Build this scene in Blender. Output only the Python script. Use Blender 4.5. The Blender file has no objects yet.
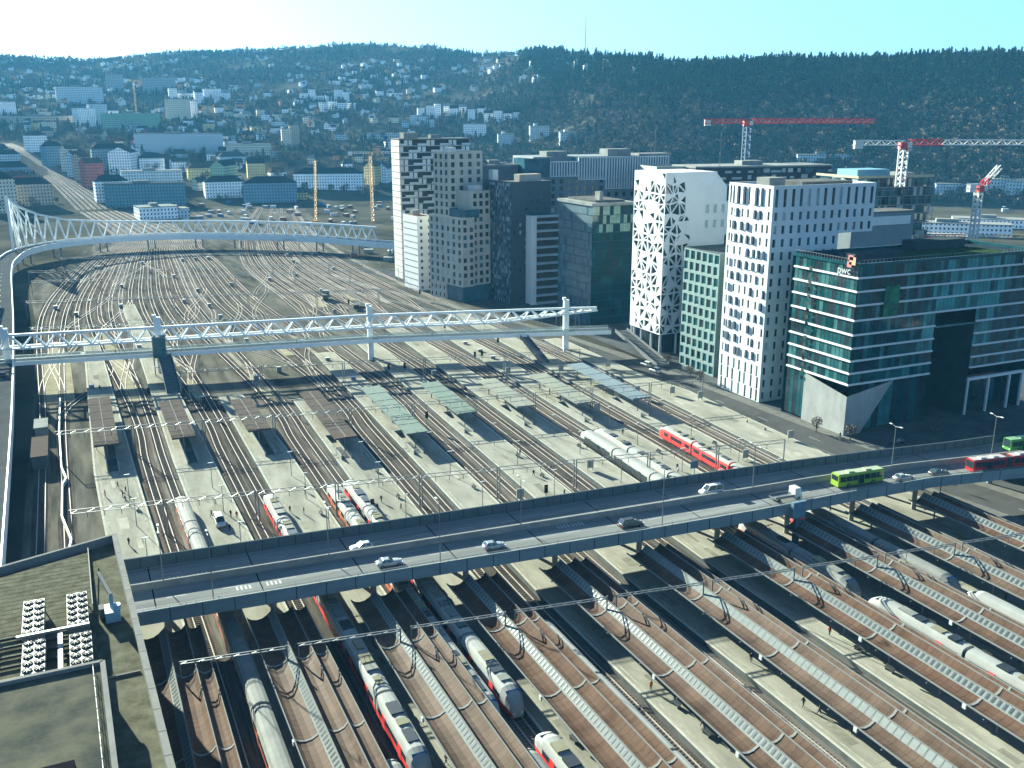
HAZE = 1
import bpy, math, random
from math import sin, cos, tan, radians, pi, sqrt, atan2, hypot
from mathutils import Vector, Matrix
R = random.Random(7)
SC = bpy.context.scene
COL = SC.collection
# world frame: x runs across the railway, y runs along it (away from the viewer), z up, metres
EYE = (0.0, 0.0, 85.0); PITCH = radians(15.46); YAW = radians(24.8); FPX = 954.0
def ray(px, py):
    u = (px - 512) / FPX; v = (384 - py) / FPX
    f = cos(PITCH) + v * sin(PITCH); d = v * cos(PITCH) - sin(PITCH)
    return (u * cos(YAW) + f * sin(YAW), -u * sin(YAW) + f * cos(YAW), d)
def U(px, py, z=0.0):                       # survey: where a sight line meets the level z
    d = ray(px, py); k = (z - EYE[2]) / d[2]
    return (d[0] * k, d[1] * k)
# ---------------------------------------------------------------- mesh building
class MB:
    def __init__(s): s.v = []; s.f = []; s.m = []
    def add(s, vs, fs, mi=0):
        n = len(s.v); s.v += [tuple(p) for p in vs]
        for f in fs: s.f.append(tuple(i + n for i in f)); s.m.append(mi)
        return s
    def quad(s, a, b, c, d, mi=0): return s.add([a, b, c, d], [(0, 1, 2, 3)], mi)
    def box(s, x0, x1, y0, y1, z0, z1, mi=0, bottom=True):
        vs = [(x0,y0,z0),(x1,y0,z0),(x1,y1,z0),(x0,y1,z0),(x0,y0,z1),(x1,y0,z1),(x1,y1,z1),(x0,y1,z1)]
        fs = [(4,5,6,7),(0,1,5,4),(1,2,6,5),(2,3,7,6),(3,0,4,7)]
        if bottom: fs.append((3,2,1,0))
        return s.add(vs, fs, mi)
    def obox(s, c, size, rz=0.0, mi=0):       # box standing on c, turned by rz
        w, d, h = size; ca, sa = cos(rz), sin(rz); vs = []
        for z in (0, h):
            for x, y in ((-w/2,-d/2),(w/2,-d/2),(w/2,d/2),(-w/2,d/2)):
                vs.append((c[0]+x*ca-y*sa, c[1]+x*sa+y*ca, c[2]+z))
        return s.add(vs, [(4,5,6,7),(0,1,5,4),(1,2,6,5),(2,3,7,6),(3,0,4,7),(3,2,1,0)], mi)
    def beam(s, p, q, w, h=None, mi=0):       # square bar from p to q
        h = h or w; p = Vector(p); q = Vector(q); d = q - p
        if d.length < 1e-6: return s
        d.normalize(); up = Vector((0,0,1)) if abs(d.z) < .98 else Vector((0,1,0))
        a = d.cross(up).normalized(); b = a.cross(d).normalized()
        vs = []
        for o in (p, q):
            for i, j in ((-1,-1),(1,-1),(1,1),(-1,1)): vs.append(o + a*(i*w/2) + b*(j*h/2))
        return s.add(vs, [(0,1,5,4),(1,2,6,5),(2,3,7,6),(3,0,4,7),(3,2,1,0),(4,5,6,7)], mi)
    def tube(s, p, q, r0, r1=None, n=8, mi=0):
        r1 = r0 if r1 is None else r1; p = Vector(p); q = Vector(q); d = (q - p)
        if d.length < 1e-6: return s
        d.normalize(); up = Vector((0,0,1)) if abs(d.z) < .98 else Vector((0,1,0))
        a = d.cross(up).normalized(); b = a.cross(d).normalized(); vs = []
        for o, r in ((p, r0), (q, r1)):
            for k in range(n):
                t = 2*pi*k/n; vs.append(o + a*(r*cos(t)) + b*(r*sin(t)))
        fs = [(k, (k+1)%n, n+(k+1)%n, n+k) for k in range(n)]
        return s.add(vs, fs + [tuple(range(n))[::-1], tuple(range(n, 2*n))], mi)
    def prism(s, poly, z0, z1, mi=0, mtop=None):
        n = len(poly); vs = [(x,y,z0) for x,y in poly] + [(x,y,z1) for x,y in poly]
        s.add(vs, [(k,(k+1)%n,n+(k+1)%n,n+k) for k in range(n)] + [tuple(range(n))[::-1]], mi)
        return s.add([(x,y,z1) for x,y in poly], [tuple(range(n))], mi if mtop is None else mtop)
    def ribbon(s, path, offs, mi=0):          # path of (x,y,z); offs = cross-section [(side, dz)...]
        n = len(path); m = len(offs); vs = []
        for i, p in enumerate(path):
            a = path[max(0,i-1)]; b = path[min(n-1,i+1)]
            dx, dy = b[0]-a[0], b[1]-a[1]; L = hypot(dx,dy) or 1; nx, ny = dy/L, -dx/L
            for o, dz in offs: vs.append((p[0]+nx*o, p[1]+ny*o, p[2]+dz))
        fs = [(i*m+j, i*m+j+1, (i+1)*m+j+1, (i+1)*m+j) for i in range(n-1) for j in range(m-1)]
        return s.add(vs, fs, mi)
    def strip(s, path, o0, o1, z0, z1, mi=0): # closed rectangular section swept along a path
        s.ribbon(path, [(o0,z0),(o0,z1),(o1,z1),(o1,z0),(o0,z0)], mi)
        n = len(s.v); a = n - 5*len(path)
        s.f.append((a,a+1,a+2,a+3)); s.m.append(mi); s.f.append((n-2,n-3,n-4,n-5)); s.m.append(mi)
        return s
    def mesh(s, name, mats):
        me = bpy.data.meshes.new(name); me.from_pydata(s.v, [], s.f)
        for m in (mats if isinstance(mats, (list, tuple)) else [mats]): me.materials.append(m)
        me.polygons.foreach_set('material_index', s.m); me.update(); return me
    def build(s, name, mats, parent=None, local=False, smooth=False):
        if parent is not None and not local:
            o = origin(parent); s.v = [(p[0]-o[0], p[1]-o[1], p[2]-o[2]) for p in s.v]
        me = s.mesh(name, mats)
        if smooth: me.polygons.foreach_set('use_smooth', [True]*len(s.f))
        return link(name, me, parent)
def origin(o):
    p = Vector((0,0,0))
    while o is not None: p = p + o.location; o = o.parent
    return p
def link(name, data, parent=None, loc=None, rz=0.0):
    o = bpy.data.objects.new(name, data); COL.objects.link(o)
    if parent is not None: o.parent = parent
    if loc is not None: o.location = loc
    if rz: o.rotation_euler = (0,0,rz)
    return o
def tag(o, label, cat, group=None, kind=None):
    o['label'] = label; o['category'] = cat
    if group: o['group'] = group
    if kind: o['kind'] = kind
    return o
def thing(name, label, cat, loc=(0,0,0), rz=0.0, group=None): return tag(link(name, None, None, loc, rz), label, cat, group)
def struct(o): o['kind'] = 'structure'; return o
def kids(o): return [c for c in ALLKIDS.get(o.name, [])]
def copy_tree(src, loc, rz=0.0, label=None, parent=None):
    c = src.copy(); COL.objects.link(c); c.parent = parent
    if parent is None:
        c.location = loc; c.rotation_euler = (0,0,rz)
        if label: c['label'] = label
    for ch in src.children: copy_tree(ch, None, 0, None, c)
    return c
ORD = 'first second third fourth fifth sixth seventh eighth ninth tenth eleventh twelfth thirteenth fourteenth fifteenth sixteenth'.split()
# ---------------------------------------------------------------- materials
def lin(h):
    r = []
    for i in (0,2,4):
        c = int(h[i:i+2],16)/255; r.append(c/12.92 if c <= .04045 else ((c+.055)/1.055)**2.4)
    return (*r, 1)
MATS = {}
ALB = (('white_render',.80),('band_white',.85),('beige_stone',.85),('tower_cream',.85),('base_concrete',.6),('green_panel',.9),('balcony',.9),('slate',.95),('grey_block',.95),('pale_stone',.9),('band_',.9),('stone_',.95),
       ('plant_cream',.8),('far_white',.95),('wall_',1.0),('window',1.0),('glass',.95),('lattice',1.0),('white_paint',.6),('crane',.7),('site_',.8),('logo',.8),('mural',.9),('bark',.6),('needle',1.0),('bare',.95),('dull',.95),('tower',.9),('core',1),('portal',1),('dark',1),('black',1),('tyre',1),('cloth',.7),('skin',.8),('paint_',.55),('bridge_steel',.85),('tail',1),('head',1),('train_red',1.0),('train_orange',.7),('train_blue',.8),('container',.8),('signal',1),('sign',.9),('loco',.9),('canopy_copper',.62),('flat_canopy',.50),('skylight',.38),('platform_',.62),('bridge_asphalt',.6),('bridge_foot',.6),('concrete',.55),('rail_steel',.5),('ballast',.62),('yard_gravel',.85),('ground',.55),('train_white',.48),('train_roof',.42),('train_silver',.40),('roof_paving',.5),('roof_felt',.55),('yard_path',.46),('sand',.46),('white_rib',.40),('street',.36),('pavement',.38),('sleeper',.38),('parapet_metal',.42),('galvanised',.42),('safety',.8),('roof_',.5),('timber',.6))
def mat(name, col, rough=.8, spec=.3, metal=0.0, var=.18, scale=1.0, stretch=(1,1,1), bump=0.0, col2=None, detail=6, local=False):
    if name in MATS: return MATS[name]
    kf = next((f for k, f in ALB if name.startswith(k)), .46); col = [x*kf for x in col[:3]]; col2 = [x*kf for x in col2[:3]] if col2 else None
    m = bpy.data.materials.new(name); m.use_nodes = True; nt = m.node_tree; N = nt.nodes; L = nt.links
    b = N['Principled BSDF']; b.inputs['Roughness'].default_value = rough; b.inputs['Metallic'].default_value = metal
    b.inputs['Specular IOR Level'].default_value = 0.0 if rough >= .8 else spec*.25 if rough >= .55 else spec
    c = tuple(col) if len(col) == 4 else (*col, 1)
    if var > 0 or col2:
        if local:
            tc = N.new('ShaderNodeTexCoord'); src = tc.outputs['Object']
        else:
            g = N.new('ShaderNodeNewGeometry'); src = g.outputs['Position']
        mp = N.new('ShaderNodeMapping'); mp.inputs['Scale'].default_value = stretch; L.new(src, mp.inputs['Vector'])
        t = N.new('ShaderNodeTexNoise'); t.inputs['Scale'].default_value = scale; t.inputs['Detail'].default_value = detail
        t.inputs['Roughness'].default_value = .65
        L.new(mp.outputs[0], t.inputs['Vector'])
        r = N.new('ShaderNodeValToRGB'); r.color_ramp.elements[0].position = .34; r.color_ramp.elements[1].position = .66
        c2 = col2 if col2 else tuple(min(1, x*(1+var)) for x in c[:3])
        r.color_ramp.elements[0].color = tuple(x*(1-var) for x in c[:3]) + (1,)
        r.color_ramp.elements[1].color = (*c2[:3], 1)
        L.new(t.outputs['Fac'], r.inputs['Fac']); L.new(r.outputs['Color'], b.inputs['Base Color'])
        if bump:
            bp = N.new('ShaderNodeBump'); bp.inputs['Strength'].default_value = bump; L.new(t.outputs['Fac'], bp.inputs['Height']); L.new(bp.outputs[0], b.inputs['Normal'])
    else: b.inputs['Base Color'].default_value = c
    MATS[name] = m; return m
def windowed(name, wall, glass, fx=3.2, fz=3.3, wx=.42, wz=.5, z_off=0.0):
    """far facade: a wall whose upright faces carry rows of small windows"""
    if name in MATS: return MATS[name]
    m = mat(name, wall, .85, .2, 0, .10, .15); nt = m.node_tree; N = nt.nodes; L = nt.links; b = N['Principled BSDF']
    old = b.inputs['Base Color'].links[0].from_socket
    tc = N.new('ShaderNodeTexCoord'); sp = N.new('ShaderNodeSeparateXYZ'); L.new(tc.outputs['Object'], sp.inputs[0])
    sn = N.new('ShaderNodeSeparateXYZ'); L.new(tc.outputs['Normal'], sn.inputs[0])
    def mth(op, a, bb):
        n = N.new('ShaderNodeMath'); n.operation = op
        for i, x in enumerate((a, bb)):
            if isinstance(x, (int, float)): n.inputs[i].default_value = x
            else: L.new(x, n.inputs[i])
        return n.outputs[0]
    ax = mth('ABSOLUTE', sn.outputs[0], 0); sel = mth('GREATER_THAN', ax, .7)
    h = mth('ADD', mth('MULTIPLY', sel, sp.outputs[1]), mth('MULTIPLY', mth('SUBTRACT', 1, sel), sp.outputs[0]))
    cx = mth('LESS_THAN', mth('FRACT', mth('ADD', mth('DIVIDE', h, fx), 100.3), 0), wx)
    cz = mth('LESS_THAN', mth('FRACT', mth('ADD', mth('DIVIDE', sp.outputs[2], fz), 100.75), 0), wz)
    up = mth('LESS_THAN', mth('ABSOLUTE', sn.outputs[2], 0), .3)
    k = mth('MULTIPLY', mth('MULTIPLY', cx, cz), up)
    mx = N.new('ShaderNodeMix'); mx.data_type = 'RGBA'; L.new(k, mx.inputs[0]); L.new(old, mx.inputs[6]); mx.inputs[7].default_value = (*glass[:3], 1)
    L.new(mx.outputs[2], b.inputs['Base Color']); return m
M = {}
M['ballast'] = mat('ballast', (.085,.078,.07), .95, .1, 0, .45, .5, (1,.1,1), .2, (.16,.14,.12))
M['ballast_pale'] = mat('ballast_pale', (.15,.135,.12), .95, .1, 0, .45, .5, (1,.1,1), .2, (.25,.225,.20))
M['ballast_rust'] = mat('ballast_rust', (.12,.10,.085), .95, .1, 0, .45, .5, (1,.1,1), .2, (.19,.155,.13))
M['yard'] = mat('yard_gravel', (.075,.078,.070), .95, .1, 0, .55, .12, (1,.15,1), .1, (.155,.145,.118))
M['rail'] = mat('rail_steel', (.62,.55,.48), .7, .3, 0, .15, .5)
M['sleeper'] = mat('sleeper_concrete', (.19,.17,.15), .9, .2, 0, .3, .9)
M['platform'] = mat('platform_paving', (.335,.325,.265), .85, .25, 0, .22, .3, (1,.25,1), .02, (.42,.41,.345))
M['platform_edge'] = mat('platform_edge', (.50,.49,.42), .85, .2, 0, .15, .6)
M['concrete'] = mat('concrete', (.36,.36,.34), .85, .25, 0, .18, .3, (1,1,1), .03)
M['concrete_dark'] = mat('concrete_dark', (.16,.17,.17), .9, .2, 0, .2, .4)
M['asphalt'] = mat('asphalt', (.115,.118,.122), .85, .3, 0, .16, .25, (1,.3,1), .02)
M['bridge_asphalt'] = mat('bridge_asphalt', (.25,.255,.25), .8, .3, 0, .2, .3, (.12,1.6,1), .02)
M['pavement'] = mat('pavement', (.30,.295,.27), .85, .25, 0, .15, .5)
M['paint'] = mat('road_paint', (.7,.7,.68), .7, .3, 0, .15, 1.5)
M['white'] = mat('white_paint', (.72,.74,.74), .5, .4, 0, .06, .4)
M['bridge_white'] = mat('bridge_steel_white', (.74,.77,.77), .45, .4, 0, .06, .3)
M['galv'] = mat('galvanised_steel', (.38,.40,.41), .45, .5, .4, .1, .6)
M['dark_metal'] = mat('dark_metal', (.035,.037,.04), .6, .4, 0, .15, 1)
M['black'] = mat('black_paint', (.012,.012,.014), .85, .4, 0, .1, 1)
M['canopy'] = mat('canopy_copper_brown', (.118,.072,.047), .75, .1, 0, .25, .3, (.4,1.4,1), .03, (.155,.10,.068))
def seam(m, pitch=1.25, w=.09, k=.62):      # standing seams across the roof sheets
    nt = m.node_tree; N = nt.nodes; L = nt.links; b = N['Principled BSDF']; old = b.inputs['Base Color'].links[0].from_socket
    g = N.new('ShaderNodeNewGeometry'); sp = N.new('ShaderNodeSeparateXYZ'); L.new(g.outputs['Position'], sp.inputs[0]); d = None
    for op, v in (('DIVIDE', pitch), ('FRACT', 0), ('LESS_THAN', w), ('MULTIPLY', 1-k)):
        n = N.new('ShaderNodeMath'); n.operation = op; n.inputs[1].default_value = v; L.new(d or sp.outputs[1], n.inputs[0]); d = n.outputs[0]
    mx = N.new('ShaderNodeMix'); mx.data_type = 'RGBA'; L.new(d, mx.inputs[0]); L.new(old, mx.inputs[6]); mx.inputs[7].default_value = (0,0,0,1); L.new(mx.outputs[2], b.inputs['Base Color']); return m
M['canopy_far_brown'] = mat('flat_canopy_brown', (.17,.145,.125), .8, .2, 0, .12, .5)
M['canopy_green'] = mat('flat_canopy_green', (.23,.29,.25), .7, .2, 0, .12, .4)
M['canopy_beige'] = mat('flat_canopy_beige', (.36,.37,.31), .7, .2, 0, .12, .4)
M['canopy_blue'] = mat('flat_canopy_bluegrey', (.27,.33,.37), .6, .3, 0, .1, .4)
M['skylight'] = mat('skylight_white', (.46,.49,.475), .8, .4, 0, .08, 1)
M['slot'] = mat('skylight_slot', (.10,.12,.125), .3, .5, 0, .1, 1)
def glassm(name, col, rough=.08, var=.35, scale=.25, spec=.6):
    return mat(name, col, rough, spec, 0, var, scale)
M['glass'] = glassm('window_glass_dark', (.018,.028,.034))
M['glass_teal'] = glassm('window_glass_teal', (.02,.062,.070), .07, .35, .25, .4)
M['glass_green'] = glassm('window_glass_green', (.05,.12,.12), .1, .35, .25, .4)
M['glass_blue'] = glassm('window_glass_blue', (.04,.085,.12), .1)
M['curtain'] = mat('window_curtain', (.30,.34,.34), .5, .4, 0, .2, .5)
# ---------------------------------------------------------------- terrain
SKY = [(-200,56),(0,54),(60,56),(130,60),(165,56),(200,52),(270,50),(330,45),(380,43),(440,46),(480,54),(510,53),(540,51),(600,55),(640,59),(660,64),(720,62),(760,60),(800,62),(860,60),(900,58),(960,57),(1024,63),(1300,66)]
R1T = [(-200,3300),(300,3100),(420,2900),(480,2600),(540,2150),(600,1750),(680,1520),(1024,1450),(1300,1450)]
R0T = [(-200,980),(300,1050),(480,1150),(560,1180),(640,1120),(1300,1080)]
POW = [(-200,1.25),(300,1.15),(480,1.1),(640,.8),(1300,.8)]
def lerp(T, x):
    if x <= T[0][0]: return T[0][1]
    for (a,p),(b,q) in zip(T, T[1:]):
        if x <= b: return p + (q-p)*(x-a)/(b-a)
    return T[-1][1]
def col_of(x, y):          # bearing of a ground point expressed as the matching picture column
    f = x*sin(YAW) + y*cos(YAW); u = x*cos(YAW) - y*sin(YAW)
    if f < 1: return -200 if u < 0 else 1300
    return 512 + FPX*cos(PITCH)*u/f
def hill(x, y):
    f = x*sin(YAW) + y*cos(YAW)
    if f < 400: return 0.0
    c = max(-200, min(1300, col_of(x, y))); r = hypot(x, y); r0 = lerp(R0T, c); r1 = lerp(R1T, c)
    if r <= r0: return 0.0
    # rise of the ridge seen above the eye's level
    dx, dy, dz = ray(c, lerp(SKY, c) + (4 if c > 560 else 2)); H = 85 + r1*dz/hypot(dx, dy)
    t = (r - r0)/(r1 - r0); fade = min(1, (f-400)/300)
    w = 6*sin(x*.011+1)*sin(y*.009) + 3.5*sin(x*.027)*sin(y*.023+2)
    if t < 1: return fade*(H*t**lerp(POW, c) + w*min(1, 4*t)*(1-t))
    return fade*(H - (r - r1)*.02)
def on_ground(px, py):     # where a sight line meets the terrain
    d = ray(px, py); h = hypot(d[0], d[1]); k = 200/h; step = 8/h
    while k*h < 6000:
        x, y = d[0]*k, d[1]*k
        if EYE[2] + d[2]*k <= hill(x, y): return (x, y, hill(x, y))
        k += step
    return None
# ---------------------------------------------------------------- camera, light, air
cam = bpy.data.cameras.new('camera'); co = bpy.data.objects.new('camera', cam); COL.objects.link(co); SC.camera = co
co.location = EYE; co.rotation_euler = (pi/2 - PITCH, 0, -YAW)
cam.sensor_width = 36; cam.lens = 36*FPX/1024; cam.clip_end = 20000; cam.clip_start = .5
SKYG = (1.0, .62, .52)
SUN_EL = radians(17.5); SUN_AZ = radians(14)      # to the left of the railway's direction
ts = Vector((-sin(SUN_AZ)*cos(SUN_EL), cos(SUN_AZ)*cos(SUN_EL), sin(SUN_EL)))
sl = bpy.data.lights.new('sun', 'SUN'); sl.energy = 5.0; sl.angle = radians(.53); sl.color = (1.0, .77, .47)
so = bpy.data.objects.new('sun', sl); COL.objects.link(so); so.rotation_euler = (-ts).to_track_quat('-Z', 'Y').to_euler(); so.location = (0,0,400)
wd = bpy.data.worlds.new('World'); SC.world = wd; wd.use_nodes = True
sk = wd.node_tree.nodes.new('ShaderNodeTexSky'); sk.sky_type = 'NISHITA'; sk.sun_disc = False
sk.sun_elevation = SUN_EL; sk.sun_rotation = -SUN_AZ; sk.air_density = 1.0; sk.dust_density = .7; sk.ozone_density = 4.0; sk.altitude = 60
bg = wd.node_tree.nodes['Background']; bg.inputs['Strength'].default_value = .05
gmn = wd.node_tree.nodes.new('ShaderNodeGamma'); gmn.inputs[1].default_value = SKYG[0]; hsn = wd.node_tree.nodes.new('ShaderNodeHueSaturation'); hsn.inputs['Saturation'].default_value = SKYG[1]; hsn.inputs['Value'].default_value = SKYG[2]
wd.node_tree.links.new(sk.outputs[0], gmn.inputs[0]); wd.node_tree.links.new(gmn.outputs[0], hsn.inputs['Color']); wd.node_tree.links.new(hsn.outputs[0], bg.inputs['Color'])
vs = SC.view_settings; SC.display_settings.display_device = 'sRGB'
vs.view_transform = 'Standard'; vs.look = 'None'; vs.gamma = 1; vs.exposure = 2.88
vs.use_white_balance = True; vs.white_balance_temperature = 4650; vs.white_balance_tint = -4
SC.cycles.use_denoising = True; SC.cycles.max_bounces = 6; SC.cycles.diffuse_bounces = 3; SC.cycles.glossy_bounces = 3; SC.cycles.volume_bounces = 1
SC.cycles.transmission_bounces = 2; SC.cycles.sample_clamp_indirect = 4
if HAZE:
    hz = MB().box(-4200, 4600, -300, 6200, -3, 420).build('haze', None)
    hm = bpy.data.materials.new('haze_air'); hm.use_nodes = True; nt = hm.node_tree; nt.nodes.remove(nt.nodes['Principled BSDF'])
    pv = nt.nodes.new('ShaderNodeVolumePrincipled'); pv.inputs['Color'].default_value = (.22,.56,1.0,1); pv.inputs['Density'].default_value = .000056; pv.inputs['Anisotropy'].default_value = .0
    nt.links.new(pv.outputs[0], nt.nodes['Material Output'].inputs['Volume'])
    hz.data.materials.clear(); hz.data.materials.append(hm); hz['kind'] = 'stuff'; tag(hz, 'thin pale blue air haze over the whole city', 'haze')
# ---------------------------------------------------------------- ground sheet out to the horizon
g = MB(); NA = 240; rs = [3, 60, 150, 300, 450, 600, 700, 800, 880, 950] + [1000 + 40*i for i in range(66)] + [3700, 3900, 4300, 5000, 6500, 9000, 14000]
for r in rs:
    for k in range(NA):
        a = 2*pi*k/NA if False else (-.62 + 1.24*k/(NA-41) if k < NA-40 else .62 + (2*pi-1.24)*(k-(NA-41))/41)
        x = r*sin(a+YAW); y = r*cos(a+YAW); g.v.append((x, y, hill(x, y) - .06))
for i in range(len(rs)-1):
    for k in range(NA):
        j = (k+1) % NA; g.f.append((i*NA+k, (i+1)*NA+k, (i+1)*NA+j, i*NA+j)); g.m.append(0)
g.f.append(tuple(range(NA))); g.m.append(0)
gm = mat('ground', (.07,.075,.062), .95, .1, 0, .4, .012, (1,1,1), 0, (.15,.14,.105))
struct(g.build('ground', gm))
RIDGE = [5.5, 22.6, 40, 57.2, 75, 93, 111, 128.5, 145.8, 163]
SHK = [(-1,-3),(0,-2.6),(1,-1.0),(2,.6),(3,2.9),(4,3.5),(5,3.8),(9,4)]
def shift(i, s):
    k = lerp(SHK, i); t = max(0.0, s-140)
    return k*min(t, 220 if k > 0 else 100)/100
def plat_x(i, s): return RIDGE[i] + shift(i, s)
FAR_END = [410, 480, 300, 287, 345, 362, 376, 392, 402, 330]
# ---- railway yard surface between the platforms
yd = MB(); yp = [(-16,20,.0),(-16,420,.0),(-22,560,0),(20,760,0),(46,1000,0)]; yq = [(182,20,0),(184,190,0),(186,300,0),(160,480,0),(178,700,0),(222,1000,0)]
poly = [(p[0],p[1]) for p in yq] + [(p[0],p[1]) for p in yp[::-1]]
yd.add([(x,y,0) for x,y in poly], [tuple(range(len(poly)))])
struct(yd.build('railway_yard', M['yard']))
# ---- tracks
def spline(pts, step=6.0):
    out = []
    for i in range(len(pts)-1):
        p0 = pts[max(0,i-1)]; p1 = pts[i]; p2 = pts[i+1]; p3 = pts[min(len(pts)-1,i+2)]
        n = max(2, int(hypot(p2[0]-p1[0], p2[1]-p1[1])/step))
        for k in range(n):
            t = k/n; out.append(tuple(.5*((2*p1[d]) + (p2[d]-p0[d])*t + (2*p0[d]-5*p1[d]+4*p2[d]-p3[d])*t*t + (3*p1[d]-p0[d]-3*p2[d]+p3[d])*t**3) for d in range(len(p1))))
    return out + [tuple(pts[-1])]
mainline = [on_ground(*p) for p in ((90,198),(62,178),(40,163),(20,151),(6,144))]
def gap_x(i, side, s): return RIDGE[i] + (7.8 if side == 0 else 12.0) + shift(i+.5, s)
TRK = []
def far_A(k):    # k runs across the western fan
    o = (k-4.5)*5.2
    pts = [(-15+k*9.5, 470), (0+k*8.2, 600), (16+k*6.6, 690), (32+k*5.3, 780)]
    m = [(p[0]+o*f, p[1]) for p, f in zip(mainline, (.95,.72,.55,.5,.4))]
    return pts, m
kA = 0
for i in range(-1, 9):
    for side in (0, 1):
        if i < 0:
            x = -12.5 + 5.3*side; pts = [(x, 60),(x, 200),(x-.5, 300)]
        else: pts = [(gap_x(i, side, s), s) for s in (50, 140, 200, 250, 300)]
        k = (i+1)*2 + side
        if k < 11:
            a, m = far_A(k)
            if k % 2 == 0 or k > 8: a.append(m[0]); pts += a + (m[1:] if k < 9 else [])
            else: pts += a + m
        else:
            q = k-11; pts += [(pts[-1][0]-1+0*q, 360), (93+q*8.4, 470), (96+q*8.2, 600), (122+q*6.6, 760), (174+q*4.6, 980)]
        if k in (13, 15, 17): pts = pts[:-1]
        TRK.append(spline(pts))
NT = len(TRK)
for k in range(0, 10):                     # further roads that branch off inside the station throat
    def mid(s, k=k):
        A = TRK[k]; B = TRK[k+1]
        f = lambda P: next((a[0]+(b[0]-a[0])*(s-a[1])/((b[1]-a[1]) or 1) for a, b in zip(P, P[1:]) if a[1] <= s <= b[1]), P[-1][0])
        return f(A), f(B)
    s0 = 330 + (k*37 % 90); P = []
    for j in range(60):
        s = s0+j*8
        if s > 800: break
        a, b = mid(s); e = min(1, j/6); e = e*e*(3-2*e); q = .5*e if k % 2 else 1-.5*e
        if j > 45: q = q
        P.append((a+(b-a)*q, s))
    TRK.append(P)
for k in range(11, 18):
    A = TRK[k]; B = TRK[k+1]; s0 = 390 + (k*29 % 60); P = []
    f = lambda P_, s: next((a[0]+(b[0]-a[0])*(s-a[1])/((b[1]-a[1]) or 1) for a, b in zip(P_, P_[1:]) if a[1] <= s <= b[1]), P_[-1][0])
    for j in range(50):
        s = s0+j*8
        if s > 740: break
        e = min(1, j/6); e = e*e*(3-2*e); a, b = f(A,s), f(B,s); P.append((a+(b-a)*.5*e, s))
    TRK.append(P)
def track_at(k, s):
    P = TRK[k]
    for a, b in zip(P, P[1:]):
        if a[1] <= s <= b[1]: return a[0] + (b[0]-a[0])*(s-a[1])/((b[1]-a[1]) or 1)
    return P[-1][0]
def lift(P, dz): return [(p[0], p[1], (hill(p[0], p[1]) if p[1] > 850 else 0) + dz) for p in P]
def rails(mb, P, mi=0):
    for o in (-.76, .76): mb.ribbon(lift(P, 0), [(o-.09,.06),(o-.09,.24),(o+.09,.24),(o+.09,.06)], mi)
for k, P in enumerate(TRK):
    root = struct(link('railway_track', None, None, (P[0][0], P[0][1], 0)))
    b = MB(); b.ribbon(lift(P, .03+.0025*k), [(-1.9,-.02),(-1.4,.03),(1.4,.03),(1.9,-.02)]); struct(b.build('ballast', M[('ballast','ballast_pale','ballast_rust','ballast')[k*7%4]], root))
    r = MB(); rails(r, P); struct(r.build('rail', M['rail'], root))
    sl_ = MB(); s = 62.0
    while s < 470 and k < NT:
        x = track_at(k, s); sl_.box(x-1.25, x+1.25, s-.13, s+.13, .06, .135, 0, False); s += .72
    struct(sl_.build('sleepers', M['sleeper'], root))
cross = [(1,2,300,360),(2,3,318,370),(3,2,330,392),(0,1,330,400),(2,4,400,500),(1,3,420,520),(4,5,300,350),(5,4,335,390),(5,7,380,470),(6,7,300,350),(8,7,330,390),(7,9,370,470),(8,9,290,345),(9,10,330,390),(10,11,345,400),(6,8,430,520),(11,12,400,450),(12,13,410,470),(13,12,440,500),(14,13,415,470),(15,14,430,490),(16,15,430,500),(9,11,420,520),(10,12,470,560),(3,5,540,640),(1,4,560,680),(17,16,470,540),(13,15,520,620),(6,4,560,660)]
for a, b, s0, s1 in cross:
    n = 14; P = []
    for j in range(n+1):
        t = j/n; e = t*t*(3-2*t); s = s0 + (s1-s0)*t; P.append((track_at(a, s)*(1-e) + track_at(b, s)*e, s))
    r = MB(); rails(r, P); struct(r.build('crossover_track', M['rail']))
m = MB(); m.ribbon([(x, y, hill(x, y)+.02) for x, y in spline([(48,900)]+[(p[0],p[1]) for p in mainline], 12)], [(-24,0),(24,0)]); struct(m.build('rail_corridor', mat('corridor_gravel', (.13,.12,.105), .9, .1, 0, .3, .2)))
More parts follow.
